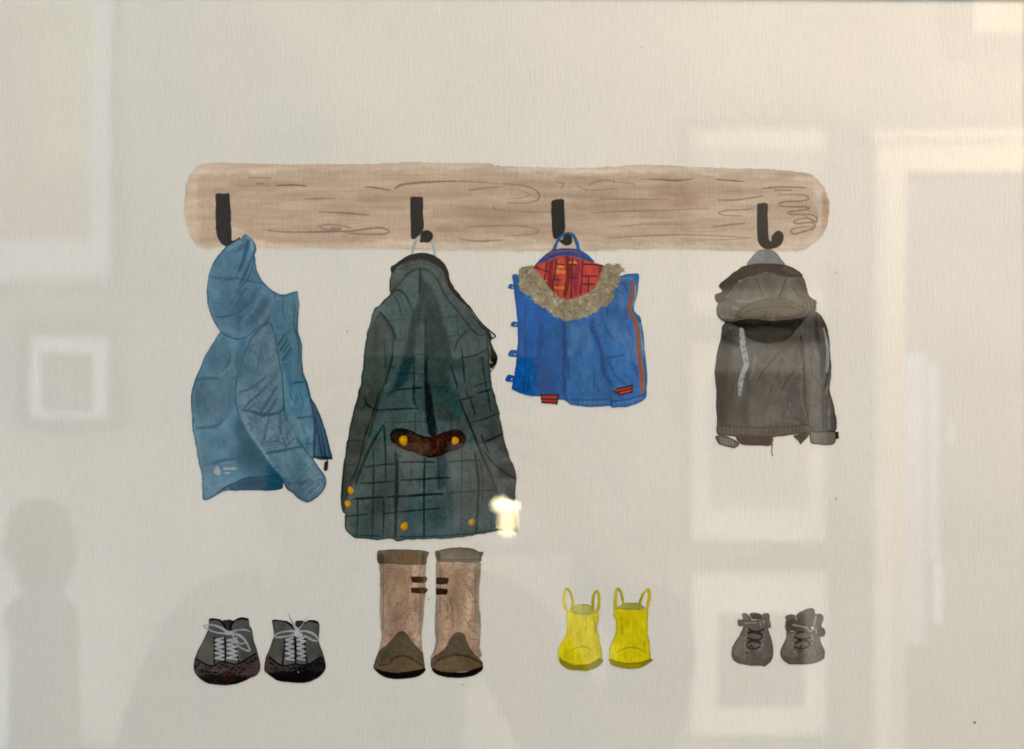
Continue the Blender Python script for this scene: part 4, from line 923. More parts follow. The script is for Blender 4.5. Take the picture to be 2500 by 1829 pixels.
    stroke(J.P(bt['cdark']), 10, (70, 64, 52), a=.85, soft=3, clip=cmk)
    stroke(J.P(bt['cd2']), 8, (76, 69, 56), a=.75, soft=3, clip=cmk)
    tm = fill(J.P(bt['toe']), (92, 82, 67), S + '/toe_cap', col2=(82, 74, 61), nz=(24, 24, 115), edge=((64, 55, 42), 2.2, .7), wob=.6)
    ap = J.P(bt['arc'])
    low = ap + [J.P([(bt['arc'][-1][0], 1470)])[0], J.P([(bt['arc'][0][0], 1470)])[0]]
    fill(low, (100, 83, 62), a=.75, soft=3, clip=tm, wob=.6)
    stroke(ap, 5, (62, 52, 38), a=.8, soft=3, clip=tm)
    if idx == 0:
        stroke(J.P([(220, 1260, 90), (180, 1340, 90)]), 20, (66, 63, 52), a=.6, soft=14, clip=tm)
    speckle(tm, J.P(bt['toe']), (112, 98, 76), 4, .62, .4, 116)
    fill(J.P(bt['sole']), (36, 28, 18), S + '/sole', wob=.6, grain=3)
    for q, t in enumerate(bt['tabs']):
        tbm = fill(J.P(t), (50, 38, 22), S + '/buckle_tab.%d' % (q + 1), sm=False, wob=.6)
        if bt['tw']:
            ws = window(J.P(t), 2)
            put(ws, np.clip((Xg[ws] - 1020) / 12, 0, 1) * .55 * noise(4, 4, 13, 2)[ws], (130, 118, 98), None, tbm)

# ================================================================== yellow rain boots
YE, YO = (196, 176, 40), (146, 136, 44)
for idx, yb in enumerate([
        dict(body=[(285, 560), (330, 540), (400, 555), (550, 585), (680, 580), (790, 565), (806, 600), (800, 680), (782, 760), (790, 880), (820, 1000), (835, 1080), (850, 1180), (850, 1300), (800, 1360), (650, 1420), (480, 1420), (300, 1380),
                   (170, 1330), (145, 1230), (155, 1130), (200, 1050), (250, 960), (285, 880), (292, 760), (288, 660)],
             op=[(385, 560), (395, 480), (440, 440), (560, 430), (650, 440), (690, 465), (700, 530), (670, 580), (590, 590), (480, 585)],
             hs=[[(300, 555, 34), (255, 440, 50), (240, 310, 50), (262, 200, 44), (300, 185, 40), (350, 260, 38), (380, 350, 42), (385, 440, 44), (360, 530, 44)],
                 [(720, 560, 40), (708, 430, 36), (715, 320, 40), (755, 225, 44), (800, 260, 44), (812, 370, 40), (800, 480, 50), (775, 560, 44)]],
             sole=[(165, 1315), (220, 1335), (300, 1378), (400, 1402), (520, 1408), (650, 1392), (750, 1345), (800, 1305), (870, 1325), (850, 1380), (780, 1440), (680, 1490), (600, 1510), (500, 1495), (360, 1490), (260, 1450), (190, 1390)],
             arc=[(350, 1190), (420, 1140), (540, 1115), (640, 1140), (700, 1195)], lines=[[(595, 800), (595, 860)], [(800, 1150), (790, 1250)], [(700, 600), (745, 760), (740, 900)], [(190, 1290), (200, 1340)], [(740, 620), (790, 640)]]),
        dict(body=[(1045, 500), (1110, 500), (1200, 505), (1340, 515), (1480, 515), (1580, 490), (1600, 520), (1595, 700), (1590, 850), (1600, 960), (1625, 1060), (1630, 1180), (1640, 1300), (1560, 1370), (1400, 1400), (1200, 1400), (1060, 1370),
                   (975, 1330), (970, 1230), (985, 1120), (1030, 1010), (1070, 900), (1085, 800), (1075, 700), (1035, 610), (1040, 550)],
             op=[(1110, 500), (1150, 450), (1230, 412), (1330, 405), (1420, 410), (1490, 440), (1545, 490), (1460, 515), (1340, 510), (1210, 505)],
             hs=[[(1075, 490, 60), (1070, 370, 56), (1075, 270, 46), (1100, 185, 40), (1150, 220, 40), (1180, 320, 40), (1200, 410, 44)],
                 [(1465, 420, 50), (1490, 330, 44), (1530, 250, 40), (1590, 190, 44), (1620, 260, 50), (1610, 370, 50), (1580, 480, 56)]],
             sole=[(962, 1322), (1010, 1315), (1100, 1350), (1220, 1372), (1350, 1378), (1480, 1362), (1590, 1325), (1660, 1310), (1675, 1335), (1620, 1380), (1540, 1430), (1420, 1465), (1300, 1475), (1180, 1460), (1080, 1435), (1010, 1410)],
             arc=[(1100, 1210), (1180, 1160), (1290, 1130), (1400, 1135), (1490, 1165), (1545, 1225)], lines=[[(1165, 640), (1170, 900)], [(1070, 720), (1085, 900)], [(1500, 780), (1500, 900)], [(1540, 1030), (1560, 1180)], [(1210, 505), (1460, 512)]])]):
    S = 'painted_rain_boot.%d' % (idx + 1)
    for q, h in enumerate(yb['hs']):
        stroke(K.P(h), 6, (184, 168, 44) if (q + idx) % 2 == 0 else (176, 160, 42), key=S + '/handle.%d' % (q + 1), soft=1.6)
        n = len(h)
        inner_half = h[n // 2:] if q == 0 else h[:n // 2]
        stroke(K.P([p[:2] for p in inner_half]), 3.4, (140, 132, 44), a=.65, soft=3)
        stroke(K.P([(p[0] - 10, p[1]) for p in h[1:4]]), 2, (206, 190, 60), a=.6, soft=2)
    m = fill(K.P(yb['body']), (212, 197, 44), S, col2=(198, 180, 40), nz=(14, 50, 121 + idx), edge=((158, 146, 44), 2.6, .7), wob=.7)
    cx = sum(p[0] for p in yb['body']) / len(yb['body'])
    if idx == 0:
        stroke(K.P([(cx - 140, 620, 60), (cx, 650, 90), (cx + 200, 650, 80)]), 12, (196, 184, 84), a=.6, soft=12, clip=m)
    for q in range(24):
        x, y = cx + rnd.uniform(-230, 230), rnd.uniform(650, 1250)
        stroke(K.P([(x, y), (x + 5, y + rnd.uniform(60, 180))]), rnd.uniform(2, 5), rnd.choice([(170, 150, 30), (204, 186, 50), (164, 148, 40), (198, 178, 44)]), a=.2, soft=3, clip=m)
    fill(K.P(yb['op']), (158, 152, 76) if idx else (172, 166, 88), S + '/opening', edge=((120, 116, 52), 2, .7), wob=.4, a=.95)
    sm2 = fill(K.P(yb['sole']), (142, 130, 40), S + '/sole', col2=(156, 142, 36), nz=(16, 10, 123), edge=((112, 104, 34), 2, .7), wob=.6)
    stroke(K.P(yb['arc']), 2.6, (140, 128, 36), a=.75, soft=2, taper=True)
    for l in yb['lines']:
        stroke(K.P(l), 2, (128, 116, 34), a=.7, taper=True)

# ================================================================== small grey lace-up boots (right)
for idx, gb in enumerate([
        dict(out=[(450, 560), (520, 580), (700, 600), (900, 590), (930, 620), (960, 720), (1000, 820), (1020, 920), (1030, 1040), (1015, 1180), (960, 1270), (900, 1320), (845, 1348), (800, 1330), (600, 1330), (400, 1300), (300, 1260), (230, 1190),
                  (208, 1080), (220, 980), (270, 880), (340, 770), (400, 660)],
             parts=[('tongue', [(570, 310), (620, 290), (690, 290), (760, 310), (810, 350), (800, 400), (740, 425), (620, 410), (590, 370)], (62, 57, 48)),
                    ('collar', [(412, 310), (460, 292), (510, 310), (560, 350), (600, 420), (580, 470), (440, 470), (430, 390)], (104, 98, 88)),
                    ('collar', [(800, 340), (850, 300), (920, 295), (955, 340), (950, 420), (900, 470), (790, 440)], (98, 92, 82)),
                    ('ankle_strap', [(335, 428), (450, 430), (600, 440), (800, 425), (930, 415), (975, 490), (970, 520), (985, 560), (940, 600), (760, 610), (560, 585), (430, 555), (350, 555), (330, 510)], (100, 95, 85))],
             wh=[[(470, 495), (690, 490)], [(770, 470), (790, 540)], [(820, 440), (850, 490)]],
             lace=[[(545, 612), (640, 655), (760, 655), (850, 612)], [(530, 695), (600, 690), (700, 690), (820, 735)], [(540, 680), (690, 660), (810, 720)], [(530, 785), (640, 825), (740, 825), (810, 775)],
                   [(515, 890), (570, 845), (650, 825), (720, 840), (770, 895)], [(505, 935), (570, 990), (650, 1010), (760, 960)], [(590, 930), (650, 1000)], [(560, 870), (640, 850), (740, 870)]],
             mid=(690, 740), eye=[(500, 705), (490, 775), (475, 890), (470, 950), (885, 630), (850, 740), (830, 810), (820, 915), (790, 990), (510, 620)], knot=(450, 1020, 800, 1180),
             toe=[(215, 1130), (300, 1150), (400, 1210), (470, 1200), (540, 1160), (660, 1150), (760, 1210), (880, 1200), (1010, 1150), (1015, 1180), (960, 1270), (900, 1320), (845, 1348), (800, 1330), (600, 1330), (400, 1300), (300, 1260), (230, 1190)]),
        dict(out=[(1290, 640), (1400, 660), (1600, 620), (1850, 640), (1940, 740), (1960, 860), (2000, 950), (2040, 1040), (2045, 1120), (2020, 1200), (1920, 1260), (1800, 1290), (1560, 1308), (1360, 1300), (1260, 1250), (1190, 1170), (1170, 1060),
                  (1190, 970), (1240, 870), (1280, 780)],
             parts=[('tongue', [(1480, 340), (1560, 270), (1660, 225), (1760, 202), (1820, 215), (1850, 300), (1850, 450), (1800, 560), (1600, 560), (1500, 430)], (88, 82, 71)),
                    ('collar', [(1262, 370), (1320, 330), (1400, 322), (1460, 340), (1490, 440), (1290, 440)], (104, 98, 88)),
                    ('ankle_strap', [(1290, 440), (1400, 428), (1500, 440), (1620, 520), (1740, 570), (1800, 620), (1830, 700), (1780, 740), (1640, 680), (1480, 650), (1300, 650), (1255, 580), (1262, 500)], (80, 74, 65)),
                    ('strap_loop', [(1850, 340), (1920, 308), (1990, 330), (2018, 400), (1990, 500), (1980, 560), (2040, 620), (2050, 700), (2020, 750), (1940, 760), (1860, 700), (1830, 600), (1820, 480)], (84, 82, 74))],
             wh=[[(1420, 530), (1560, 555), (1710, 590)], [(1470, 350), (1490, 430)], [(1870, 360), (1850, 440), (1830, 550)], [(1710, 630), (1790, 660), (1780, 580)], [(1865, 590), (1880, 690)], [(1790, 720), (1795, 810)], [(1260, 500), (1265, 590)]],
             lace=[[(1470, 715), (1520, 680), (1620, 668)], [(1445, 760), (1520, 800), (1640, 815), (1750, 770)], [(1460, 900), (1520, 860), (1620, 840), (1700, 850), (1760, 920)], [(1455, 965), (1540, 995), (1640, 990), (1720, 950)],
                   [(1580, 950), (1580, 1000)], [(1520, 830), (1620, 815), (1700, 840)]],
             mid=(1600, 740), eye=[(1460, 700), (1420, 740), (1420, 900), (1400, 980), (1790, 900)], knot=(1440, 1040, 1830, 1150),
             toe=[(1172, 1095), (1260, 1150), (1360, 1190), (1480, 1170), (1560, 1150), (1700, 1140), (1850, 1130), (1950, 1080), (2045, 1030), (2045, 1120), (2020, 1200), (1920, 1260), (1800, 1290), (1560, 1308), (1360, 1300), (1260, 1250), (1190, 1170)])]):
    S = 'painted_ankle_boot.%d' % (idx + 1)
    for nm, p, c in gb['parts'][:2 if idx == 0 else 1]:
        fill(L.P(p), c, S + '/' + nm, wob=.4, edge=((56, 52, 45), 1.6, .6))
    m = fill(L.P(gb['out']), (98, 92, 82), S, col2=(88, 82, 74), nz=(22, 22, 131 + idx), edge=((60, 55, 48), 2, .75), wob=.5)
    cx = sum(p[0] for p in gb['out']) / len(gb['out'])
    stroke(L.P([(cx - 260, 800, 120), (cx - 330, 1060, 130)]), 16, (112, 108, 96), a=.5, soft=12, clip=m)
    tm = fill(L.P(gb['toe']), (84, 78, 68), S + '/toe_cap', a=.9, wob=.5, edge=((58, 53, 46), 2, .6))
    for nm, p, c in gb['parts'][0 if idx else 2:]:
        fill(L.P(p), c, S + '/' + nm, wob=.4, edge=((56, 52, 45), 1.6, .6), col2=tuple(v - 12 for v in c), nz=(12, 12, 133))
    for w in gb['wh']:
        stroke(L.P(w), 4.2 if idx else 3, (146, 140, 126), a=.85, soft=1.6)
    for l in gb['lace']:
        stroke(L.P(l), 4.0, (28, 18, 14), key=S + '/lace', soft=1.4)
    for e in gb['eye']:
        stroke([L.P([e])[0]], 5, (132, 128, 116), a=.75, soft=3, sm=False)
    x0, y0, x1, y1 = gb['knot']
    for q in range(26):
        x, y = rnd.uniform(x0, x1), rnd.uniform(y0, y1)
        stroke(L.P([(x, y), (x + rnd.uniform(-30, 30), y + rnd.uniform(-25, 25))]), rnd.uniform(1.6, 3.2), rnd.choice([(44, 38, 32), (52, 46, 40), (134, 128, 116)]) if idx == 0 else rnd.choice([(66, 60, 52), (128, 122, 108)]), a=.75, clip=m)

# stray marks on the sheet
for x, y, rx, ry, c in [(2379, 1764, 3.4, 4.0, (124, 116, 102)), (2040, 1217, 1.2, 3.6, (120, 108, 94)), (1130, 1671, 5, 1.6, (152, 142, 128)), (1047, 1463, 2.2, 2, (150, 142, 128)),
                        (1566, 115, 1.2, 1.5, (150, 140, 126)), (2042, 665, 1.4, 1.6, (120, 110, 94)), (848, 809, 1.6, 1.6, (130, 124, 112)), (1505, 1455, 1.6, 1.4, (150, 142, 128))]:
    blot(x, y, rx, ry, c, key='paint_speck.%d' % x, soft=.9)

# ================================================================== pigment tones -> albedo
ALB = np.array([0.780, 0.770, 0.752])


def lin(c):
    c = np.clip(c / 255.0, 0, 1)
    return np.where(c <= 0.04045, c / 12.92, ((c + 0.055) / 1.055) ** 2.4)


VEIL = 0.017
# uneven washes: pools and thin spots of pigment over everything painted
pm = ((owner > 0) & (owner != kid(BD)))[..., None]
wash = 1 + 0.15 * (noise(46, 70, 201)[..., None] - .5) + 0.09 * (noise(13, 20, 202)[..., None] - .5)
buf = np.where(pm, buf * wash, buf)
bdm = (owner == kid(BD))[..., None]
buf = np.where(bdm, buf * (1 + 0.10 * (noise(120, 14, 203)[..., None] - .5) + 0.03 * (noise(30, 6, 204)[..., None] - .5)) * np.array([1.012, 1.0, .982]), buf)
albedo = np.clip((lin(buf) - VEIL) / (lin(PAPER) - VEIL), 0.004, 1.05) * ALB

# ------------------------------------------------------------------ materials
def new_mat(name):
    m = bpy.data.materials.new(name)
    m.use_nodes = True
    nt = m.node_tree
    for n in list(nt.nodes):
        nt.nodes.remove(n)
    return m, nt, nt.nodes.new('ShaderNodeOutputMaterial')


def nd(nt, t, **kw):
    n = nt.nodes.new(t)
    for k, v in kw.items():
        if k.startswith('i_'):
            n.inputs[int(k[2:])].default_value = v
        else:
            setattr(n, k, v)
    return n


def tooth(nt, strength=0.55):
    """laid tooth of the sheet: short upright ribs crossed by faint level ones; returns normal, value"""
    geo = nd(nt, 'ShaderNodeNewGeometry')
    outs = []
    for (sx, sy, sz, sc, det) in [(1, 1, 0.17, 950, 1.5), (0.14, 1, 1, 750, 1.0), (1, 1, 1, 2600, 2.0)]:
        mp = nd(nt, 'ShaderNodeMapping')
        mp.inputs['Scale'].default_value = (sx, sy, sz)
        nt.links.new(geo.outputs['Position'], mp.inputs['Vector'])
        nz = nd(nt, 'ShaderNodeTexNoise')
        nz.inputs['Scale'].default_value = sc
        nz.inputs['Detail'].default_value = det
        nt.links.new(mp.outputs[0], nz.inputs['Vector'])
        outs.append(nz.outputs[0])
    a = nd(nt, 'ShaderNodeMath', operation='MULTIPLY_ADD')
    nt.links.new(outs[1], a.inputs[0])
    a.inputs[1].default_value = 0.30
    nt.links.new(outs[0], a.inputs[2])
    b = nd(nt, 'ShaderNodeMath', operation='MULTIPLY_ADD')
    nt.links.new(outs[2], b.inputs[0])
    b.inputs[1].default_value = 0.35
    nt.links.new(a.outputs[0], b.inputs[2])
    bp = nd(nt, 'ShaderNodeBump')
    bp.inputs['Strength'].default_value = strength
    bp.inputs['Distance'].default_value = 0.00040
    nt.links.new(b.outputs[0], bp.inputs['Height'])
    # slow cockling of the damp-stretched sheet
    ck = nd(nt, 'ShaderNodeTexNoise')
    ck.inputs['Scale'].default_value = 16
    ck.inputs['Detail'].default_value = 1
    nt.links.new(geo.outputs['Position'], ck.inputs['Vector'])
    bc = nd(nt, 'ShaderNodeBump')
    bc.inputs['Strength'].default_value = 1.0
    bc.inputs['Distance'].default_value = 0.0030
    nt.links.new(ck.outputs[0], bc.inputs['Height'])
    nt.links.new(bp.outputs[0], bc.inputs['Normal'])
    return bc.outputs[0], b.outputs[0], geo


def sheet_mat(name, attr=None, rough=0.9, strength=0.85, amp=0.10):
    m, nt, out = new_mat(name)
    nrm, val, geo = tooth(nt, strength)
    # pigment and fibre unevenness: +-amp around 1
    mr = nd(nt, 'ShaderNodeMapRange')
    mr.inputs['From Min'].default_value = 0.6
    mr.inputs['From Max'].default_value = 1.2
    mr.inputs['To Min'].default_value = 1 - amp
    mr.inputs['To Max'].default_value = 1 + amp * .4
    nt.links.new(val, mr.inputs['Value'])
    mx = nd(nt, 'ShaderNodeMix', data_type='RGBA', blend_type='MULTIPLY')
    mx.inputs[0].default_value = 1.0
    if attr:
        at = nd(nt, 'ShaderNodeAttribute', attribute_name=attr)
        nt.links.new(at.outputs['Color'], mx.inputs[6])
    else:
        mx.inputs[6].default_value = (*ALB, 1)
    nt.links.new(mr.outputs[0], mx.inputs[7])
    bs = nd(nt, 'ShaderNodeBsdfDiffuse')
    bs.inputs['Roughness'].default_value = rough
    nt.links.new(mx.outputs[2], bs.inputs['Color'])
    nt.links.new(nrm, bs.inputs['Normal'])
    nt.links.new(bs.outputs[0], out.inputs[0])
    return m


M_PAINT = sheet_mat('watercolour_pigment', 'pigment', amp=.07)
M_PAPER = sheet_mat('laid_paper', None, amp=.045)


def simple(name, col, rough=0.5, spec=0.3, nscale=None, col2=None, bump=0.0, stretch=(1, 1, 1), emit=None, es=1.0, metal=0):
    m, nt, out = new_mat(name)
    p = nd(nt, 'ShaderNodeBsdfPrincipled')
    p.inputs['Roughness'].default_value = rough
    p.inputs['Specular IOR Level'].default_value = spec
    p.inputs['Metallic'].default_value = metal
    p.inputs['Base Color'].default_value = (*col, 1)
    if emit:
        p.inputs['Emission Color'].default_value = (*emit, 1)
        p.inputs['Emission Strength'].default_value = es
    if nscale:
        tc = nd(nt, 'ShaderNodeNewGeometry')
        mp = nd(nt, 'ShaderNodeMapping')
        mp.inputs['Scale'].default_value = stretch
        nt.links.new(tc.outputs['Position'], mp.inputs[0])
        nz = nd(nt, 'ShaderNodeTexNoise')
        nz.inputs['Scale'].default_value = nscale
        nz.inputs['Detail'].default_value = 4
        nt.links.new(mp.outputs[0], nz.inputs['Vector'])
        rp = nd(nt, 'ShaderNodeValToRGB')
        rp.color_ramp.elements[0].position = 0.32
        rp.color_ramp.elements[1].position = 0.68
        rp.color_ramp.elements[0].color = (*col, 1)
        rp.color_ramp.elements[1].color = (*(col2 or col), 1)
        nt.links.new(nz.outputs[0], rp.inputs[0])
        nt.links.new(rp.outputs[0], p.inputs['Base Color'])
        if bump:
            bp = nd(nt, 'ShaderNodeBump')
            bp.inputs['Strength'].default_value = bump
            bp.inputs['Distance'].default_value = 0.002
            nt.links.new(nz.outputs[0], bp.inputs['Height'])
            nt.links.new(bp.outputs[0], p.inputs['Normal'])
    nt.links.new(p.outputs[0], out.inputs[0])
    return m


def glass_mat():
    m, nt, out = new_mat('picture_glass')
    lw = nd(nt, 'ShaderNodeLayerWeight')
    lw.inputs['Blend'].default_value = 0.5
    pw = nd(nt, 'ShaderNodeMath', operation='POWER')
    pw.inputs[1].default_value = 5
    nt.links.new(lw.outputs['Facing'], pw.inputs[0])
    ma = nd(nt, 'ShaderNodeMath', operation='MULTIPLY_ADD')
    ma.inputs[1].default_value = 0.9
    ma.inputs[2].default_value = GLASS_F0
    nt.links.new(pw.outputs[0], ma.inputs[0])
    tr = nd(nt, 'ShaderNodeBsdfTransparent')
    tr.inputs[0].default_value = (0.992, 0.996, 0.990, 1)
    gl = nd(nt, 'ShaderNodeBsdfGlossy')
    gl.inputs['Roughness'].default_value = 0.0
    # very slight ripple of cheap picture glass
    geo = nd(nt, 'ShaderNodeNewGeometry')
    nz = nd(nt, 'ShaderNodeTexNoise')
    nz.inputs['Scale'].default_value = 9
    nz.inputs['Detail'].default_value = 0
    nt.links.new(geo.outputs['Position'], nz.inputs['Vector'])
    bp = nd(nt, 'ShaderNodeBump')
    bp.inputs['Strength'].default_value = 0.05
    bp.inputs['Distance'].default_value = 0.002
    nt.links.new(nz.outputs[0], bp.inputs['Height'])
    nt.links.new(bp.outputs[0], gl.inputs['Normal'])
    mx = nd(nt, 'ShaderNodeMixShader')
    nt.links.new(ma.outputs[0], mx.inputs[0])
    nt.links.new(tr.outputs[0], mx.inputs[1])
    nt.links.new(gl.outputs[0], mx.inputs[2])
    nt.links.new(mx.outputs[0], out.inputs[0])
    return m


GLASS_F0 = 0.050

# ------------------------------------------------------------------ object helpers
def link(o, parent=None):
    scene.collection.objects.link(o)
    if parent is not None:
        o.parent = parent
    return o


def mesh_obj(name, verts, faces, mat, parent=None, loc=(0, 0, 0), smooth=False):
    me = bpy.data.meshes.new(name)
    v = [(a - loc[0], b - loc[1], c - loc[2]) for a, b, c in verts]
    me.from_pydata(v, [], faces)
    me.materials.append(mat)
    if smooth:
        for p in me.polygons:
            p.use_smooth = True
    me.update()
    o = bpy.data.objects.new(name, me)
    if parent is not None:
        loc = tuple(loc[i] - parent['_w'][i] for i in range(3))
    o.location = loc
    return link(o, parent)


def empty(name, loc, label, cat, group=None):
    o = bpy.data.objects.new(name, None)
    o.location = loc
    o.empty_display_size = 0.02
    o['label'] = label
    o['category'] = cat
    if group:
        o['group'] = group
    o['_w'] = loc
    return link(o)


def box_vf(x0, x1, y0, y1, z0, z1):
    v = [(x0, y0, z0), (x1, y0, z0), (x1, y1, z0), (x0, y1, z0), (x0, y0, z1), (x1, y0, z1), (x1, y1, z1), (x0, y1, z1)]
    f = [(0, 3, 2, 1), (4, 5, 6, 7), (0, 1, 5, 4), (1, 2, 6, 5), (2, 3, 7, 6), (3, 0, 4, 7)]
    return v, f


def box(name, x0, x1, y0, y1, z0, z1, mat, parent=None, bevel=0.0):
    v, f = box_vf(x0, x1, y0, y1, z0, z1)
    o = mesh_obj(name, v, f, mat, parent, ((x0 + x1) / 2, (y0 + y1) / 2, (z0 + z1) / 2))
    if bevel:
        b = o.modifiers.new('bevel', 'BEVEL')
        b.width = bevel
        b.segments = 2
    return o


def rail_vf(ix0, iz0, ix1, iz1, dirv, profile):
    """mitred picture-frame rail: inner corners (ix0,iz0)->(ix1,iz1); profile = [(outwards, y)]"""
    dx, dz = ix1 - ix0, iz1 - iz0
    L_ = math.hypot(dx, dz)
    tx, tz = dx / L_, dz / L_
    ox, oz = dirv
    v = []
    for (x, z, s) in ((ix0, iz0, -1), (ix1, iz1, 1)):
        for (o, y) in profile:
            v.append((x + ox * o + s * tx * o, y, z + oz * o + s * tz * o))
    n = len(profile)
    f = [(i, (i + 1) % n, n + (i + 1) % n, n + i) for i in range(n)] + [tuple(range(n))[::-1], tuple(range(n, 2 * n))]
    return v, f


def fix_normals(o):
    import bmesh
    bm = bmesh.new()
    bm.from_mesh(o.data)
    bmesh.ops.recalc_face_normals(bm, faces=bm.faces)
    bm.to_mesh(o.data)
    bm.free()


# ================================================================== the framed painting
root = empty('framed_painting', wpt(CXP, 1880, -0.012), 'framed watercolour of coats hanging on a rack above rows of shoes, behind glass', 'painting')
IX0, IX1 = -45.0, 2509           # inner edges of the frame, in sheet pixels
IY0, IY1 = -15.0, 1875.0
TILT = 0.0058                      # the frame hangs a hair off level
def fp(x, y):
    # rotate about the top middle
    return (x, y + (x - 700) * TILT)
x0, _, z0 = wpt(*fp(IX0 - 30, IY0 - 30)); x1, _, z1 = wpt(*fp(IX1 + 30, IY1 + 30))
# sheet
pv = [wpt(*fp(IX0 - 25, IY0 - 25)), wpt(*fp(IX1 + 25, IY0 - 25)), wpt(*fp(IX1 + 25, IY1 + 25)), wpt(*fp(IX0 - 25, IY1 + 25))]
pv2 = [(a, 0.0004, c) for a, b, c in pv]
paper = mesh_obj('paper_sheet', pv + pv2, [(0, 3, 2, 1), (4, 5, 6, 7), (0, 1, 5, 4), (1, 2, 6, 5), (2, 3, 7, 6), (3, 0, 4, 7)], M_PAPER, root, wpt(CXP, CYP))
fix_normals(paper)
bk = [(a, 0.0006, c) for a, b, c in pv] + [(a, 0.0030, c) for a, b, c in pv]
mb = mesh_obj('backing_board', bk, [(0, 3, 2, 1), (4, 5, 6, 7), (0, 1, 5, 4), (1, 2, 6, 5), (2, 3, 7, 6), (3, 0, 4, 7)],
              simple('backing_card', (0.30, 0.22, 0.14), .9, .1, 60, (0.34, 0.26, 0.17)), root, wpt(CXP, CYP, -.002))
fix_normals(mb)
gv = [(a, -0.0004, c) for a, b, c in pv] + [(a, -0.0016, c) for a, b, c in pv]
gp = mesh_obj('glass_pane', gv, [(0, 3, 2, 1), (4, 5, 6, 7), (0, 1, 5, 4), (1, 2, 6, 5), (2, 3, 7, 6), (3, 0, 4, 7)], glass_mat(), root, wpt(CXP, CYP, .002))
fix_normals(gp)
gp['label'] = 'clear glass over the painting, mirroring the room'
fr_m = simple('dark_frame_wood', (0.085, 0.048, 0.040), .38, .4, 40, (0.13, 0.078, 0.062), .15, (1, 1, 6))
prof = [(0, 0.0), (0, -0.0022), (0.0015, -0.0032), (0.009, -0.0085), (0.017, -0.0080), (0.019, -0.0070), (0.019, 0.0045), (0.004, 0.0045), (0.004, 0.0)]
cor = [fp(IX0, IY0), fp(IX1, IY0), fp(IX1 + 5, IY1), fp(IX0, IY1)]
cw = [wpt(*c) for c in cor]
for i, dv in enumerate([(0, 1), (1, 0), (0, -1), (-1, 0)]):
    a, b = cw[i], cw[(i + 1) % 4]
    v, f = rail_vf(a[0], a[2], b[0], b[2], dv, prof)
    o = mesh_obj('frame_rail', v, f, fr_m, root, ((a[0] + b[0]) / 2, 0, (a[2] + b[2]) / 2))
    fix_normals(o)

PART_LABEL = {
    'painted_board': 'pale brown wooden coat-rack board with pencilled grain',
    'painted_hook.1': 'black hook holding the blue hooded jacket', 'painted_hook.2': 'black hook holding the long green coat',
    'painted_hook.3': 'black hook holding the blue vest', 'painted_hook.4': 'black curled hook holding the grey raincoat',
    'painted_jacket': 'blue hooded jacket seen from the side', 'painted_coat': 'long dark green tartan coat with brown half belt',
    'painted_vest': 'blue vest with fur collar and red tartan lining', 'painted_raincoat': 'dark grey hooded raincoat with pale stripes',
    'painted_shoe.1': 'grey lace-up shoe with a bow tied to the right', 'painted_shoe.2': 'grey lace-up shoe with an even bow',
    'painted_boot.1': 'tall brown boot with straps on its right side', 'painted_boot.2': 'tall brown boot with straps on its left side',
    'painted_rain_boot.1': 'yellow rain boot with pale top and handles', 'painted_rain_boot.2': 'yellow rain boot, deeper yellow, with handles',
    'painted_ankle_boot.1': 'small grey laced ankle boot with level strap', 'painted_ankle_boot.2': 'small grey laced ankle boot with big tongue and loop'}

made = {}


def paint_mesh(ki, key):
    own = owner == ki
    yy, xx = np.nonzero(own[:-1, :-1])
    if len(yy) < 3:
        return None
    idx = np.stack([yy * GW + xx, (yy + 1) * GW + xx, (yy + 1) * GW + xx + 1, yy * GW + xx + 1], 1)
    uq, inv = np.unique(idx.ravel(), return_inverse=True)
    inv = inv.reshape(-1)
    vy, vx = uq // GW, uq % GW
    px, py = vx * STEP, vy * STEP
    X = (px - CXP) * PXM
    Z = EYE + (CYP - py) * PXM
    cx, cz = X.mean(), Z.mean()
    co = np.stack([X - cx, np.full_like(X, -Z_PAINT), Z - cz], 1).astype(np.float32)
    base = key.split('/')[-1].split('.')[0]
    me = bpy.data.meshes.new(base)
    me.vertices.add(len(uq))
    me.vertices.foreach_set('co', co.ravel())
    nf = len(idx)
    me.loops.add(nf * 4)
    me.loops.foreach_set('vertex_index', inv.astype(np.int32))
    me.polygons.add(nf)
    me.polygons.foreach_set('loop_start', (np.arange(nf) * 4).astype(np.int32))
    me.polygons.foreach_set('loop_total', np.full(nf, 4, np.int32))
    me.update(calc_edges=True)
    at = me.color_attributes.new('pigment', 'FLOAT_COLOR', 'POINT')
    c4 = np.ones((len(uq), 4), np.float32)
    c4[:, :3] = albedo[vy, vx]
    at.data.foreach_set('color', c4.ravel())
    me.materials.append(M_PAINT)
    o = bpy.data.objects.new(base, me)
    pk = key.rsplit('/', 1)[0] if '/' in key else None
    par = made[pk] if pk else root
    pw = par['_w']
    o.location = (cx - pw[0], 0 - pw[1], cz - pw[2])
    o['_w'] = (cx, 0.0, cz)
    link(o, par)
    if key in PART_LABEL:
        o['label'] = PART_LABEL[key]
    made[key] = o
    return o


order = sorted(range(1, len(KEYS)), key=lambda i: KEYS[i].count('/'))
for ki in order:
    paint_mesh(ki, KEYS[ki])

# ================================================================== the room the glass mirrors
S22 = 2500 / 2258.0


def refl(x, y, depth):
    """where a thing `depth` metres in front of the picture stands if the glass shows it at overview pixel x, y"""
    k = (CAM_D + depth) / CAM_D
    return ((x * S22 - CXP) * PXM * k, -depth, EYE + (CYP - y * S22) * PXM * k)


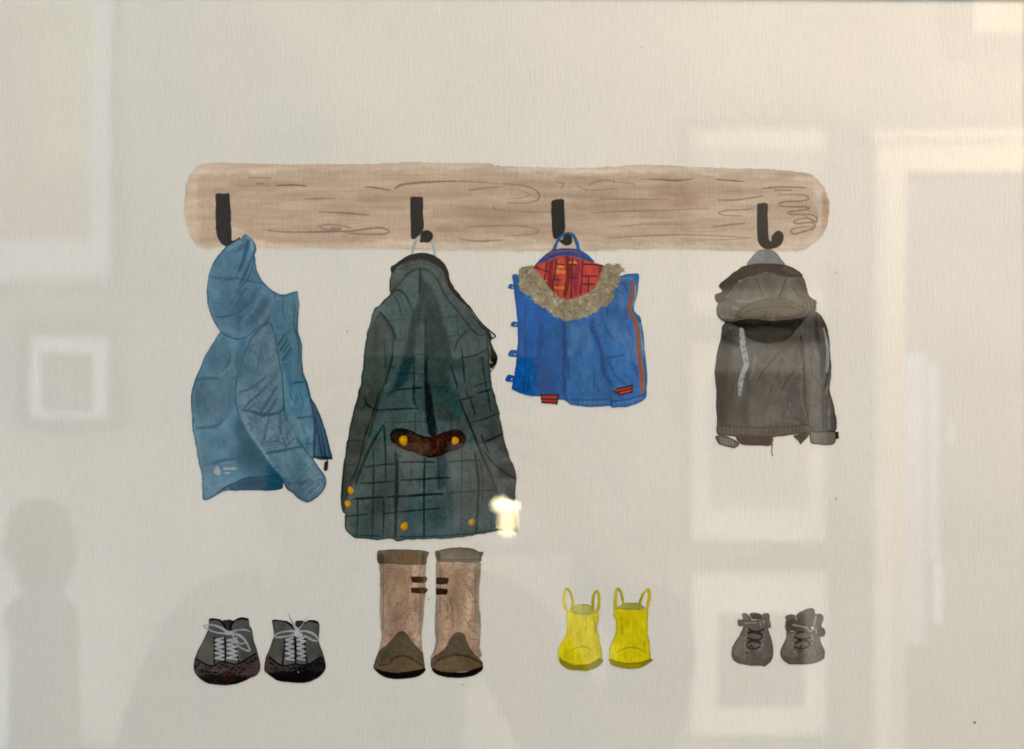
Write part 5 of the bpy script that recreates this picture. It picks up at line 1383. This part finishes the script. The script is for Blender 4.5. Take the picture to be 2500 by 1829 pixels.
WALLD = 3.0
wall_m = simple('wall_paint_light_bands', (0.150, 0.165, 0.155), .8, .2, 3.2, (0.33, 0.275, 0.250), .02, (1, 1, .08))  # soft upright bands of light are painted into the wall colour
white_m = simple('white_gloss_wood', (0.80, 0.78, 0.72), .4, .4, 20, (0.76, 0.74, 0.68))
mat_m = simple('mount_card', (0.70, 0.70, 0.67), .8, .1, 80, (0.66, 0.66, 0.64))
dark_fr = simple('dark_brown_frame', (0.10, 0.08, 0.07), .4, .4, 30, (0.14, 0.11, 0.09))
grey_fr = simple('grey_frame', (0.05, 0.045, 0.044), .5, .3, 30, (0.10, 0.09, 0.088))


def struct(o):
    o['kind'] = 'structure'
    return o


dx0, _, dz1 = refl(1992, 384, WALLD)       # door opening's left edge and head
dx1 = dx0 + 0.86
FLOOR = 0.0
CEIL = 2.75
# our own wall behind the picture, the facing wall with a doorway, floor and ceiling
struct(box('wall', -3.2, 3.2, 0.0062, 0.12, FLOOR, CEIL, wall_m))
struct(box('floor', -3.2, 3.4, -6.4, 0.12, -0.05, FLOOR, simple('oak_floor', (0.22, 0.13, 0.07), .5, .3, 5, (0.30, 0.19, 0.11), .1, (1, 8, 1))))
struct(box('ceiling', -3.2, 3.4, -6.4, 0.12, CEIL, CEIL + .05, simple('ceiling_paint', (0.62, 0.61, 0.58), .9, .1, 4, (0.64, 0.63, 0.60))))
# facing wall in three pieces round the doorway
wv, wf = [], []
for (a, b, c, d) in [(-3.2, dx0, FLOOR, CEIL), (dx1, 3.4, FLOOR, CEIL), (dx0, dx1, dz1, CEIL)]:
    v, f = box_vf(a, b, -WALLD - .12, -WALLD, c, d)
    n = len(wv)
    wv += v
    wf += [tuple(q + n for q in t) for t in f]
struct(mesh_obj('wall', wv, wf, wall_m, None, (0, -WALLD, EYE)))
struct(box('wall', -3.2, 3.4, -6.4, -6.3, FLOOR, CEIL, simple('mauve_wall_paint', (0.34, 0.30, 0.29), .9, .1, 3, (0.38, 0.34, 0.32))))
# door casing
dc = empty('door_casing', ((dx0 + dx1) / 2, -WALLD, 0), 'white moulded door casing mirrored at the right of the glass', 'door frame')
cx0 = refl(1925, 400, WALLD)[0]
cz1 = refl(1992, 300, WALLD)[2]
box('jamb', cx0, dx0, -WALLD, -WALLD + .022, FLOOR, dz1, white_m, dc, .004)
box('jamb', cx0 + .02, cx0 + .05, -WALLD + .022, -WALLD + .04, FLOOR, dz1, white_m, dc, .005)
box('jamb', dx1, dx1 + .11, -WALLD, -WALLD + .022, FLOOR, dz1, white_m, dc, .004)
box('head', cx0, dx1 + .11, -WALLD, -WALLD + .024, dz1 + .001, cz1 - .02, white_m, dc, .004)
box('cornice', cx0 - .015, dx1 + .125, -WALLD, -WALLD + .045, cz1 - .019, cz1 + .01, white_m, dc, .006)


def gallery(label, x0, y0, x1, y1, bar, mt, pic, frm, matw=None, art=None):
    """picture on the facing wall; all numbers are overview pixels at the wall's depth"""
    a = refl(x0, y0, WALLD)
    b = refl(x1, y1, WALLD)
    k = PXM * S22 * (CAM_D + WALLD) / CAM_D
    bw = bar * k
    t = empty('picture_frame', ((a[0] + b[0]) / 2, -WALLD, b[2]), label, 'picture frame', 'pictures on the facing wall')
    y = -WALLD
    box('frame_rail', a[0], b[0], y, y + .022, a[2] - bw, a[2], frm, t, .002)
    box('frame_rail', a[0], b[0], y, y + .022, b[2], b[2] + bw, frm, t, .002)
    box('frame_rail', a[0], a[0] + bw, y, y + .0215, b[2] + bw, a[2] - bw, frm, t, .002)
    box('frame_rail', b[0] - bw, b[0], y, y + .0215, b[2] + bw, a[2] - bw, frm, t, .002)
    box('mount', a[0] + bw * .9, b[0] - bw * .9, y + .001, y + .008, b[2] + bw * .9, a[2] - bw * .9, mat_m, t)
    p0 = refl(pic[0], pic[1], WALLD)
    p1 = refl(pic[2], pic[3], WALLD)
    box('print', p0[0], p1[0], y + .008, y + .0095, p1[2], p0[2], art, t)
    return t


art_a = simple('faded_print', (0.50, 0.43, 0.20), .8, .1, 3.6, (0.36, 0.18, 0.20))
art_b = simple('grey_print', (0.08, 0.075, 0.075), .8, .1, 6, (0.15, 0.14, 0.14))
art_c = simple('soft_print', (0.36, 0.34, 0.31), .8, .1, 5, (0.24, 0.24, 0.24))
gallery('large picture with wide pale mount mirrored top left', -330, -160, 262, 640, 12, 0, (-260, 6, 205, 533), simple('pale_frame', (.10, .097, .09), .5, .3, 20, (.13, .12, .115)), art=art_a)
gallery('small square grey-framed picture below the large one', 42, 715, 268, 950, 23, 0, (95, 780, 207, 905), grey_fr, art=art_b)
gallery('upper picture of the column beside the door casing', 1503, 262, 1835, 716, 17, 0, (1520, 326, 1815, 640), grey_fr, art=art_c)
gallery('middle picture of the column beside the door casing', 1503, 736, 1835, 1212, 17, 0, (1560, 820, 1780, 1120), grey_fr, art=art_c)
gallery('lowest picture of the column beside the door casing', 1503, 1238, 1835, 1640, 17, 0, (1580, 1350, 1770, 1560), grey_fr, art=art_b)
gallery('picture above the doorway mirrored in the top right corner', 2080, -170, 2420, 132, 60, 0, (2200, -60, 2330, 60), grey_fr, art=simple('peach_print', (.62, .50, .38), .8, .1, 5, (.66, .55, .40)))
# darker grey strip laid on the wall between the column of pictures and the casing
p0 = refl(1838, 262, WALLD)
p1 = refl(1912, 262, WALLD)
struct(box('wall_strip', p0[0], p1[0], -WALLD, -WALLD + .012, FLOOR, p0[2], simple('dark_grey_strip', (.09, .09, .095), .8, .2, 4, (.12, .12, .12)), None, .003))


def lathe(name, prof, cx, cy, mat, parent=None, n=40):
    v, f = [], []
    for (r, z) in prof:
        for i in range(n):
            t = 2 * math.pi * i / n
            v.append((cx + r * math.cos(t), cy + r * math.sin(t), z))
    for j in range(len(prof) - 1):
        for i in range(n):
            k = (i + 1) % n
            f.append((j * n + i, j * n + k, (j + 1) * n + k, (j + 1) * n + i))
    f.append(tuple(range(n))[::-1])
    f.append(tuple(range((len(prof) - 1) * n, len(prof) * n)))
    o = mesh_obj(name, v, f, mat, parent, (cx, cy, prof[0][1]), smooth=True)
    fix_normals(o)
    return o


# tall turned wooden urn on a stand, a dark outline low on the left
vd = 2.2
vx, _, vz = refl(88, 1100, vd)
pk = PXM * S22 * (CAM_D + vd) / CAM_D
sh_p = [(0, 300), (30, 260), (40, 215), (72, 190), (80, 130), (66, 60), (45, 15), (8, 0)]
urn_z = lambda y: refl(0, y, vd)[2]
prof_u = [(92 * pk, urn_z(1700)), (88 * pk, urn_z(1650)), (82 * pk, urn_z(1560)), (80 * pk, urn_z(1440)), (79 * pk, urn_z(1380)), (74 * pk, urn_z(1345)), (58 * pk, urn_z(1325)),
          (46 * pk, urn_z(1312)), (50 * pk, urn_z(1300)), (70 * pk, urn_z(1260)), (76 * pk, urn_z(1220)), (72 * pk, urn_z(1180)), (62 * pk, urn_z(1140)), (46 * pk, urn_z(1112)), (20 * pk, urn_z(1101)), (4 * pk, urn_z(1099))]
urn_m = simple('dark_turned_wood', (.035, .026, .02), .5, .3, 12, (.05, .04, .03))
u = empty('wooden_urn', (vx, -vd, 0.78), 'dark turned wooden urn mirrored low on the left', 'urn')
lathe('urn_body', prof_u, vx, -vd, urn_m, u)
zt = urn_z(1700)
tb = empty('side_table', (vx, -vd, 0), 'dark side table under the wooden urn', 'table')
box('tabletop', vx - .35, vx + .35, -vd - .22, -vd + .22, zt - .03, zt - .0005, urn_m, tb, .004)
for sx in (-.31, .31):
    for sy in (-.18, .18):
        box('leg', vx + sx - .02, vx + sx + .02, -vd + sy - .02, -vd + sy + .02, 0, zt - .031, urn_m, tb, .003)
# lit mushroom lamp on a console
ld = 2.6
lx = refl(1116, 1100, ld)[0]
lk = PXM * S22 * (CAM_D + ld) / CAM_D
lz = lambda y: refl(0, y, ld)[2]
glow = simple('lit_opal_glass', (.9, .85, .7), .4, .3, emit=(1.0, .86, .56), es=24.0)
glow2 = simple('lit_opal_stem', (.9, .85, .7), .4, .3, emit=(1.0, .78, .44), es=18.0)
lp = empty('table_lamp', (lx, -ld, lz(1180)), 'lit mushroom-shaped opal lamp mirrored over the green coat hem', 'lamp')
lathe('lamp_shade', [(12 * lk, lz(1124)), (24 * lk, lz(1123)), (30 * lk, lz(1118)), (29 * lk, lz(1111)), (24 * lk, lz(1104)), (14 * lk, lz(1099)), (2 * lk, lz(1097))], lx, -ld, glow, lp)
lathe('lamp_stem', [(13 * lk, lz(1176)), (17 * lk, lz(1168)), (20 * lk, lz(1150)), (18 * lk, lz(1136)), (14 * lk, lz(1125))], lx + 5 * lk, -ld, glow2, lp)
zc = lz(1176)
cs = empty('console_table', (lx, -ld, 0), 'narrow grey console under the lit lamp', 'table')
box('tabletop', lx - .42, lx + .42, -ld - .16, -ld + .16, zc - .03, zc - .0005, grey_fr, cs, .003)
for sx in (-.38, .38):
    for sy in (-.13, .13):
        box('leg', lx + sx - .018, lx + sx + .018, -ld + sy - .018, -ld + sy + .018, 0, zc - .031, grey_fr, cs, .002)

# ------------------------------------------------------------------ the photographer, seen only in the glass
def skin_obj(name, chains, mat, parent=None, root_i=0, sub=2):
    """chains: list of [(x, y, z, r) ...]; a first item given as an int joins that earlier vertex"""
    V, Rr, Ed = [], [], []
    for ch in chains:
        prev = None
        for q in ch:
            if isinstance(q, int):
                prev = q
                continue
            q = (q[0], q[1], q[2] * (.94 if q[1] < BY + .185 else 1.0), q[3])
            V.append(q[:3])
            Rr.append(q[3])
            if prev is not None:
                Ed.append((prev, len(V) - 1))
            prev = len(V) - 1
    loc = V[root_i]
    me = bpy.data.meshes.new(name)
    me.from_pydata([tuple(v[i] - loc[i] for i in range(3)) for v in V], Ed, [])
    o = bpy.data.objects.new(name, me)
    off = parent['_w'] if parent is not None else (0, 0, 0)
    o.location = tuple(loc[i] - off[i] for i in range(3))
    link(o, parent)
    md = o.modifiers.new('skin', 'SKIN')
    md.use_smooth_shade = True
    for i, sv in enumerate(me.skin_vertices[0].data):
        r = Rr[i]
        sv.radius = r if isinstance(r, tuple) else (r, r)
        sv.use_root = (i == root_i)
    sb = o.modifiers.new('sub', 'SUBSURF')
    sb.levels = sb.render_levels = sub
    me.materials.append(mat)
    return o


skin_m = simple('skin', (.42, .25, .18), .55, .3, 30, (.46, .28, .20))
knit_m = simple('brown_knit', (.055, .040, .036), .95, .1, 60, (.08, .058, .05), .3)
denim_m = simple('dark_trousers', (.04, .045, .06), .9, .1, 60, (.05, .055, .07))
hair_m = simple('dark_hair', (.035, .024, .018), .6, .3, 90, (.05, .035, .025), .3, (1, 1, .1))
HX, BY = -0.17, -0.86
per = empty('person', (HX, BY, 0), 'person in a brown jumper holding a phone level in both hands, mirrored in the glass', 'person')
LX0, RX0 = -.150, .022
body_ch = [
    [(HX, BY, .93, (.14, .10)), (HX, BY, 1.08, (.115, .09)), (HX, BY + .01, 1.22, (.14, .10)), (HX, BY, 1.32, (.10, .075)), (HX, BY + .01, 1.375, (.050, .050)),
     (HX, BY + .03, 1.42, (.054, .062)), (HX, BY + .04, 1.475, (.070, .085)), (HX, BY + .035, 1.535, (.076, .092)), (HX, BY + .03, 1.590, (.052, .064))],     # 0..8
    [3, (HX - .165, BY, 1.30, .052), (HX - .215, BY + .08, 1.11, .040), (HX - .02, BY + .195, 1.27, .032), (LX0 - .012, BY + .285, 1.400, .024), (LX0, BY + .318, 1.435, (.030, .016))],  # 9..13
    [3, (HX + .165, BY, 1.30, .052), (HX + .270, BY + .06, 1.10, .040), (HX + .315, BY + .195, 1.25, .032), (RX0 + .034, BY + .285, 1.375, .024), (RX0, BY + .318, 1.415, (.030, .016))],  # 14..18
    [0, (HX - .095, BY, .84, .090), (HX - .11, BY + .01, .48, .058), (HX - .12, BY - .01, .09, .036), (HX - .125, BY + .11, .04, .034)],
    [0, (HX + .095, BY, .84, .090), (HX + .11, BY + .01, .48, .058), (HX + .12, BY - .01, .09, .036), (HX + .125, BY + .11, .04, .034)],
]
for (hi, sx, x0) in ((13, -1, LX0), (18, 1, RX0)):
    for k, (dz, ln) in enumerate(((.030, .92), (.010, 1.0), (-.010, .95), (-.028, .78))):
        zz = (1.452 if sx < 0 else 1.430) + dz
        body_ch.append([hi, (x0 - sx * .002, BY + .338, zz - .006, .0088), (x0 - sx * .016 * ln, BY + .354, zz, .0082), (x0 - sx * .036 * ln, BY + .356, zz + .002, .0070)])
    body_ch.append([hi, (x0 + sx * .006, BY + .316, zz + .04, .0105), (x0 - sx * .010, BY + .318, zz + .058, .0095), (x0 - sx * .026, BY + .320, zz + .066, .0080)])
body_ch.append([7, (HX, BY + .118, 1.522, .016), (HX, BY + .142, 1.502, .011)])          # nose
for sx in (-1, 1):
    body_ch.append([7, (HX + sx * .080, BY + .03, 1.52, .012)])                            # ears
skin_obj('body', body_ch, skin_m, per)
g = 1.14
sw = [[(HX, BY, .82, (.158, .118)), (HX, BY, .95, (.150, .112)), (HX, BY, 1.08, (.130, .104)), (HX, BY + .01, 1.22, (.155, .115)), (HX, BY, 1.325, (.112, .086)), (HX, BY + .01, 1.365, (.066, .064))],
      [4, (HX - .168, BY, 1.305, .066), (HX - .217, BY + .08, 1.108, .054), (HX - .02, BY + .195, 1.27, .042), (LX0 - .018, BY + .270, 1.38, .034)],
      [4, (HX + .168, BY, 1.305, .066), (HX + .273, BY + .06, 1.098, .054), (HX + .315, BY + .195, 1.25, .042), (RX0 + .042, BY + .262, 1.335, .034)]]
skin_obj('jumper', sw, knit_m, per)
tr_ = [[(HX, BY, .92, (.150, .112)), (HX - .095, BY, .84, .105), (HX - .11, BY + .01, .48, .074), (HX - .12, BY - .01, .10, .056)],
       [0, (HX + .095, BY, .84, .105), (HX + .11, BY + .01, .48, .074), (HX + .12, BY - .01, .10, .056)]]
skin_obj('trousers', tr_, denim_m, per)
hair = [[(HX, BY - .015, 1.585, (.078, .090)), (HX, BY - .030, 1.52, (.088, .075)), (HX, BY - .035, 1.44, (.085, .060)), (HX, BY - .035, 1.36, (.080, .040))],
        [0, (HX - .075, BY + .01, 1.50, .026), (HX - .085, BY, 1.40, .028)], [0, (HX + .075, BY + .01, 1.50, .026), (HX + .085, BY, 1.40, .028)],
        [0, (HX, BY + .055, 1.612, (.055, .035))]]
skin_obj('hair', hair, hair_m, per)
eye_m = simple('eye', (.04, .025, .02), .2, .5)
for sx in (-1, 1):
    lathe('eye', [(.001, 1.4315), (.005, 1.433), (.0068, 1.437), (.005, 1.441), (.001, 1.4425)], HX + sx * .030, BY + .116, eye_m, per, 14)
lip = skin_obj('mouth', [[(HX - .022, BY + .112, 1.462, .004), (HX, BY + .120, 1.461, .006), (HX + .022, BY + .112, 1.462, .004)]], simple('lips', (.34, .12, .10), .5, .3), per, sub=1)
ph = empty('phone', (-.055, -.516, 1.443), 'dark phone held sideways by the mirrored person', 'phone')
box('phone_case', -.130, .020, -.5205, -.5125, 1.443, 1.515, simple('phone_case_black', (.02, .02, .022), .35, .5), ph, .003)
box('screen', -.125, .015, -.5215, -.5208, 1.447, 1.511, simple('phone_screen', (.05, .05, .055), .2, .5, emit=(.8, .76, .7), es=.5), ph)
for (lx_, lz_) in ((0.0, 1.500), (0.0, 1.478)):
    lathe('lens', [(.0060, lz_ - .0005), (.0062, lz_), (.0050, lz_ + .0008)], lx_, -.5115, simple('lens_ring', (.06, .06, .065), .2, .6), ph, 20)

# window of the room beyond the doorway
wd = 6.28
def strip(name, x0, y0, x1, y1, depth, mat, parent, th=.02):
    a = refl(x0, y0, depth)
    b = refl(x1, y1, depth)
    return box(name, a[0], b[0], -depth - th, -depth, b[2], a[2], mat, parent)
sky_m = simple('overcast_daylight', (.8, .85, .9), .5, .2, emit=(.74, .82, 1.0), es=.75)
wn = empty('window', refl(2030, 1500, wd), 'tall narrow window shining through the mirrored doorway', 'window')
strip('pane', 1985, 780, 2040, 1640, wd - .02, sky_m, wn)
strip('pane', 2048, 800, 2072, 1236, wd - .02, sky_m, wn)
strip('pane', 2096, 925, 2108, 975, wd - .02, sky_m, wn)
strip('mullion', 2040, 770, 2048, 1650, wd - .05, white_m, wn)
strip('pane', 2064, 1238, 2078, 1372, wd - .02, simple('bright_daylight', (.8, .85, .9), .5, .2, emit=(.80, .82, 1.0), es=1.7), wn)

# ================================================================== lights
def area(name, loc, target, size, power, col, sy=None):
    l = bpy.data.lights.new(name, 'AREA')
    l.shape = 'RECTANGLE'
    l.size = size
    l.size_y = sy or size
    l.energy = power
    l.color = col
    o = bpy.data.objects.new(name, l)
    o.location = loc
    from mathutils import Vector
    d = Vector(target) - Vector(loc)
    o.rotation_euler = d.to_track_quat('-Z', 'Y').to_euler()
    return link(o)


area('warm_sheet_fill', (0.50, -0.37, 2.00), (0.12, 0, 1.62), .22, 7.9, (1.0, .775, .57))  # unseen warm light added close to the picture for the top-to-bottom falloff
area('cool_left_fill', (-1.15, -.90, 1.95), (-.2, 0, 1.6), .45, 15, (.42, .75, 1.0), .9)  # added cool light, no window here; tints the sheet's left side
area('warm_casing_fill', (2.3, -2.2, 2.35), (1.3, -3.0, 1.8), .3, 60, (1.0, .70, .40))  # unseen warm light added to brighten the door casing
area('column_wall_fill', (1.3, -1.7, 2.6), (.65, -3.0, 1.3), .4, 20, (1.0, .88, .74))  # added light that lifts the picture column on the facing wall
area('left_wall_fill', (-1.7, -1.9, 2.6), (-1.0, -3.0, 1.4), .4, 20, (.74, .90, 1.0))  # unseen source added so the left-hand pictures show in the glass
area('low_wall_fill', (-2.0, -2.35, .62), (-1.0, -3.0, .85), .4, 64, (.86, .94, 1.0))  # added low light, sets dark outlines off against the wall
area('low_centre_fill', (.35, -2.2, .35), (.05, -3.0, .95), .4, 34, (1.0, .92, .84))  # unseen low light added to brighten the wall behind the console
area('back_room_fill', (1.9, -4.9, 2.6), (1.9, -6.3, 1.3), .6, 60, (.86, .86, 1.0))  # added light that lifts the dim room beyond the doorway
# small unseen lights added to scallop the top of the facing wall
for sx_, sp, sc_ in [(-1.20, 4.5, (.82, .93, 1.0)), (-.58, 3.0, (1.0, .93, .84)), (.10, 4.0, (1.0, .88, .76)), (.70, 5.0, (1.0, .82, .62)), (1.42, 4.2, (1.0, .78, .52))]:
    area('wall_band_fill', (sx_, -2.60, 2.66), (sx_, -2.98, 2.1), .07, sp, sc_)
w = bpy.data.worlds.new('World')
scene.world = w
w.use_nodes = True
w.node_tree.nodes['Background'].inputs[0].default_value = (.92, .96, 1.0, 1)
w.node_tree.nodes['Background'].inputs[1].default_value = .08

# ================================================================== camera
cam = bpy.data.cameras.new('camera')
cam.sensor_width = 36
cam.lens = 36 * CAM_D / 0.42
cam.clip_start = .01
cam.clip_end = 60
cam.dof.use_dof = True
cam.dof.focus_distance = CAM_D
cam.dof.aperture_fstop = 9
co = bpy.data.objects.new('camera', cam)
co.location = (0, -CAM_D, EYE)
co.rotation_euler = (math.radians(90), 0, 0)
link(co)
scene.camera = co

for o in scene.objects:
    if '_w' in o.keys():
        del o['_w']

scene.render.engine = 'CYCLES'
scene.cycles.max_bounces = 8
scene.cycles.diffuse_bounces = 3
scene.cycles.glossy_bounces = 3
scene.cycles.transparent_max_bounces = 16
scene.cycles.caustics_reflective = False
scene.cycles.caustics_refractive = False
scene.cycles.sample_clamp_indirect = 4
scene.view_settings.view_transform = 'Standard'
scene.view_settings.look = 'None'
scene.view_settings.exposure = -0.10
scene.view_settings.gamma = 1.0
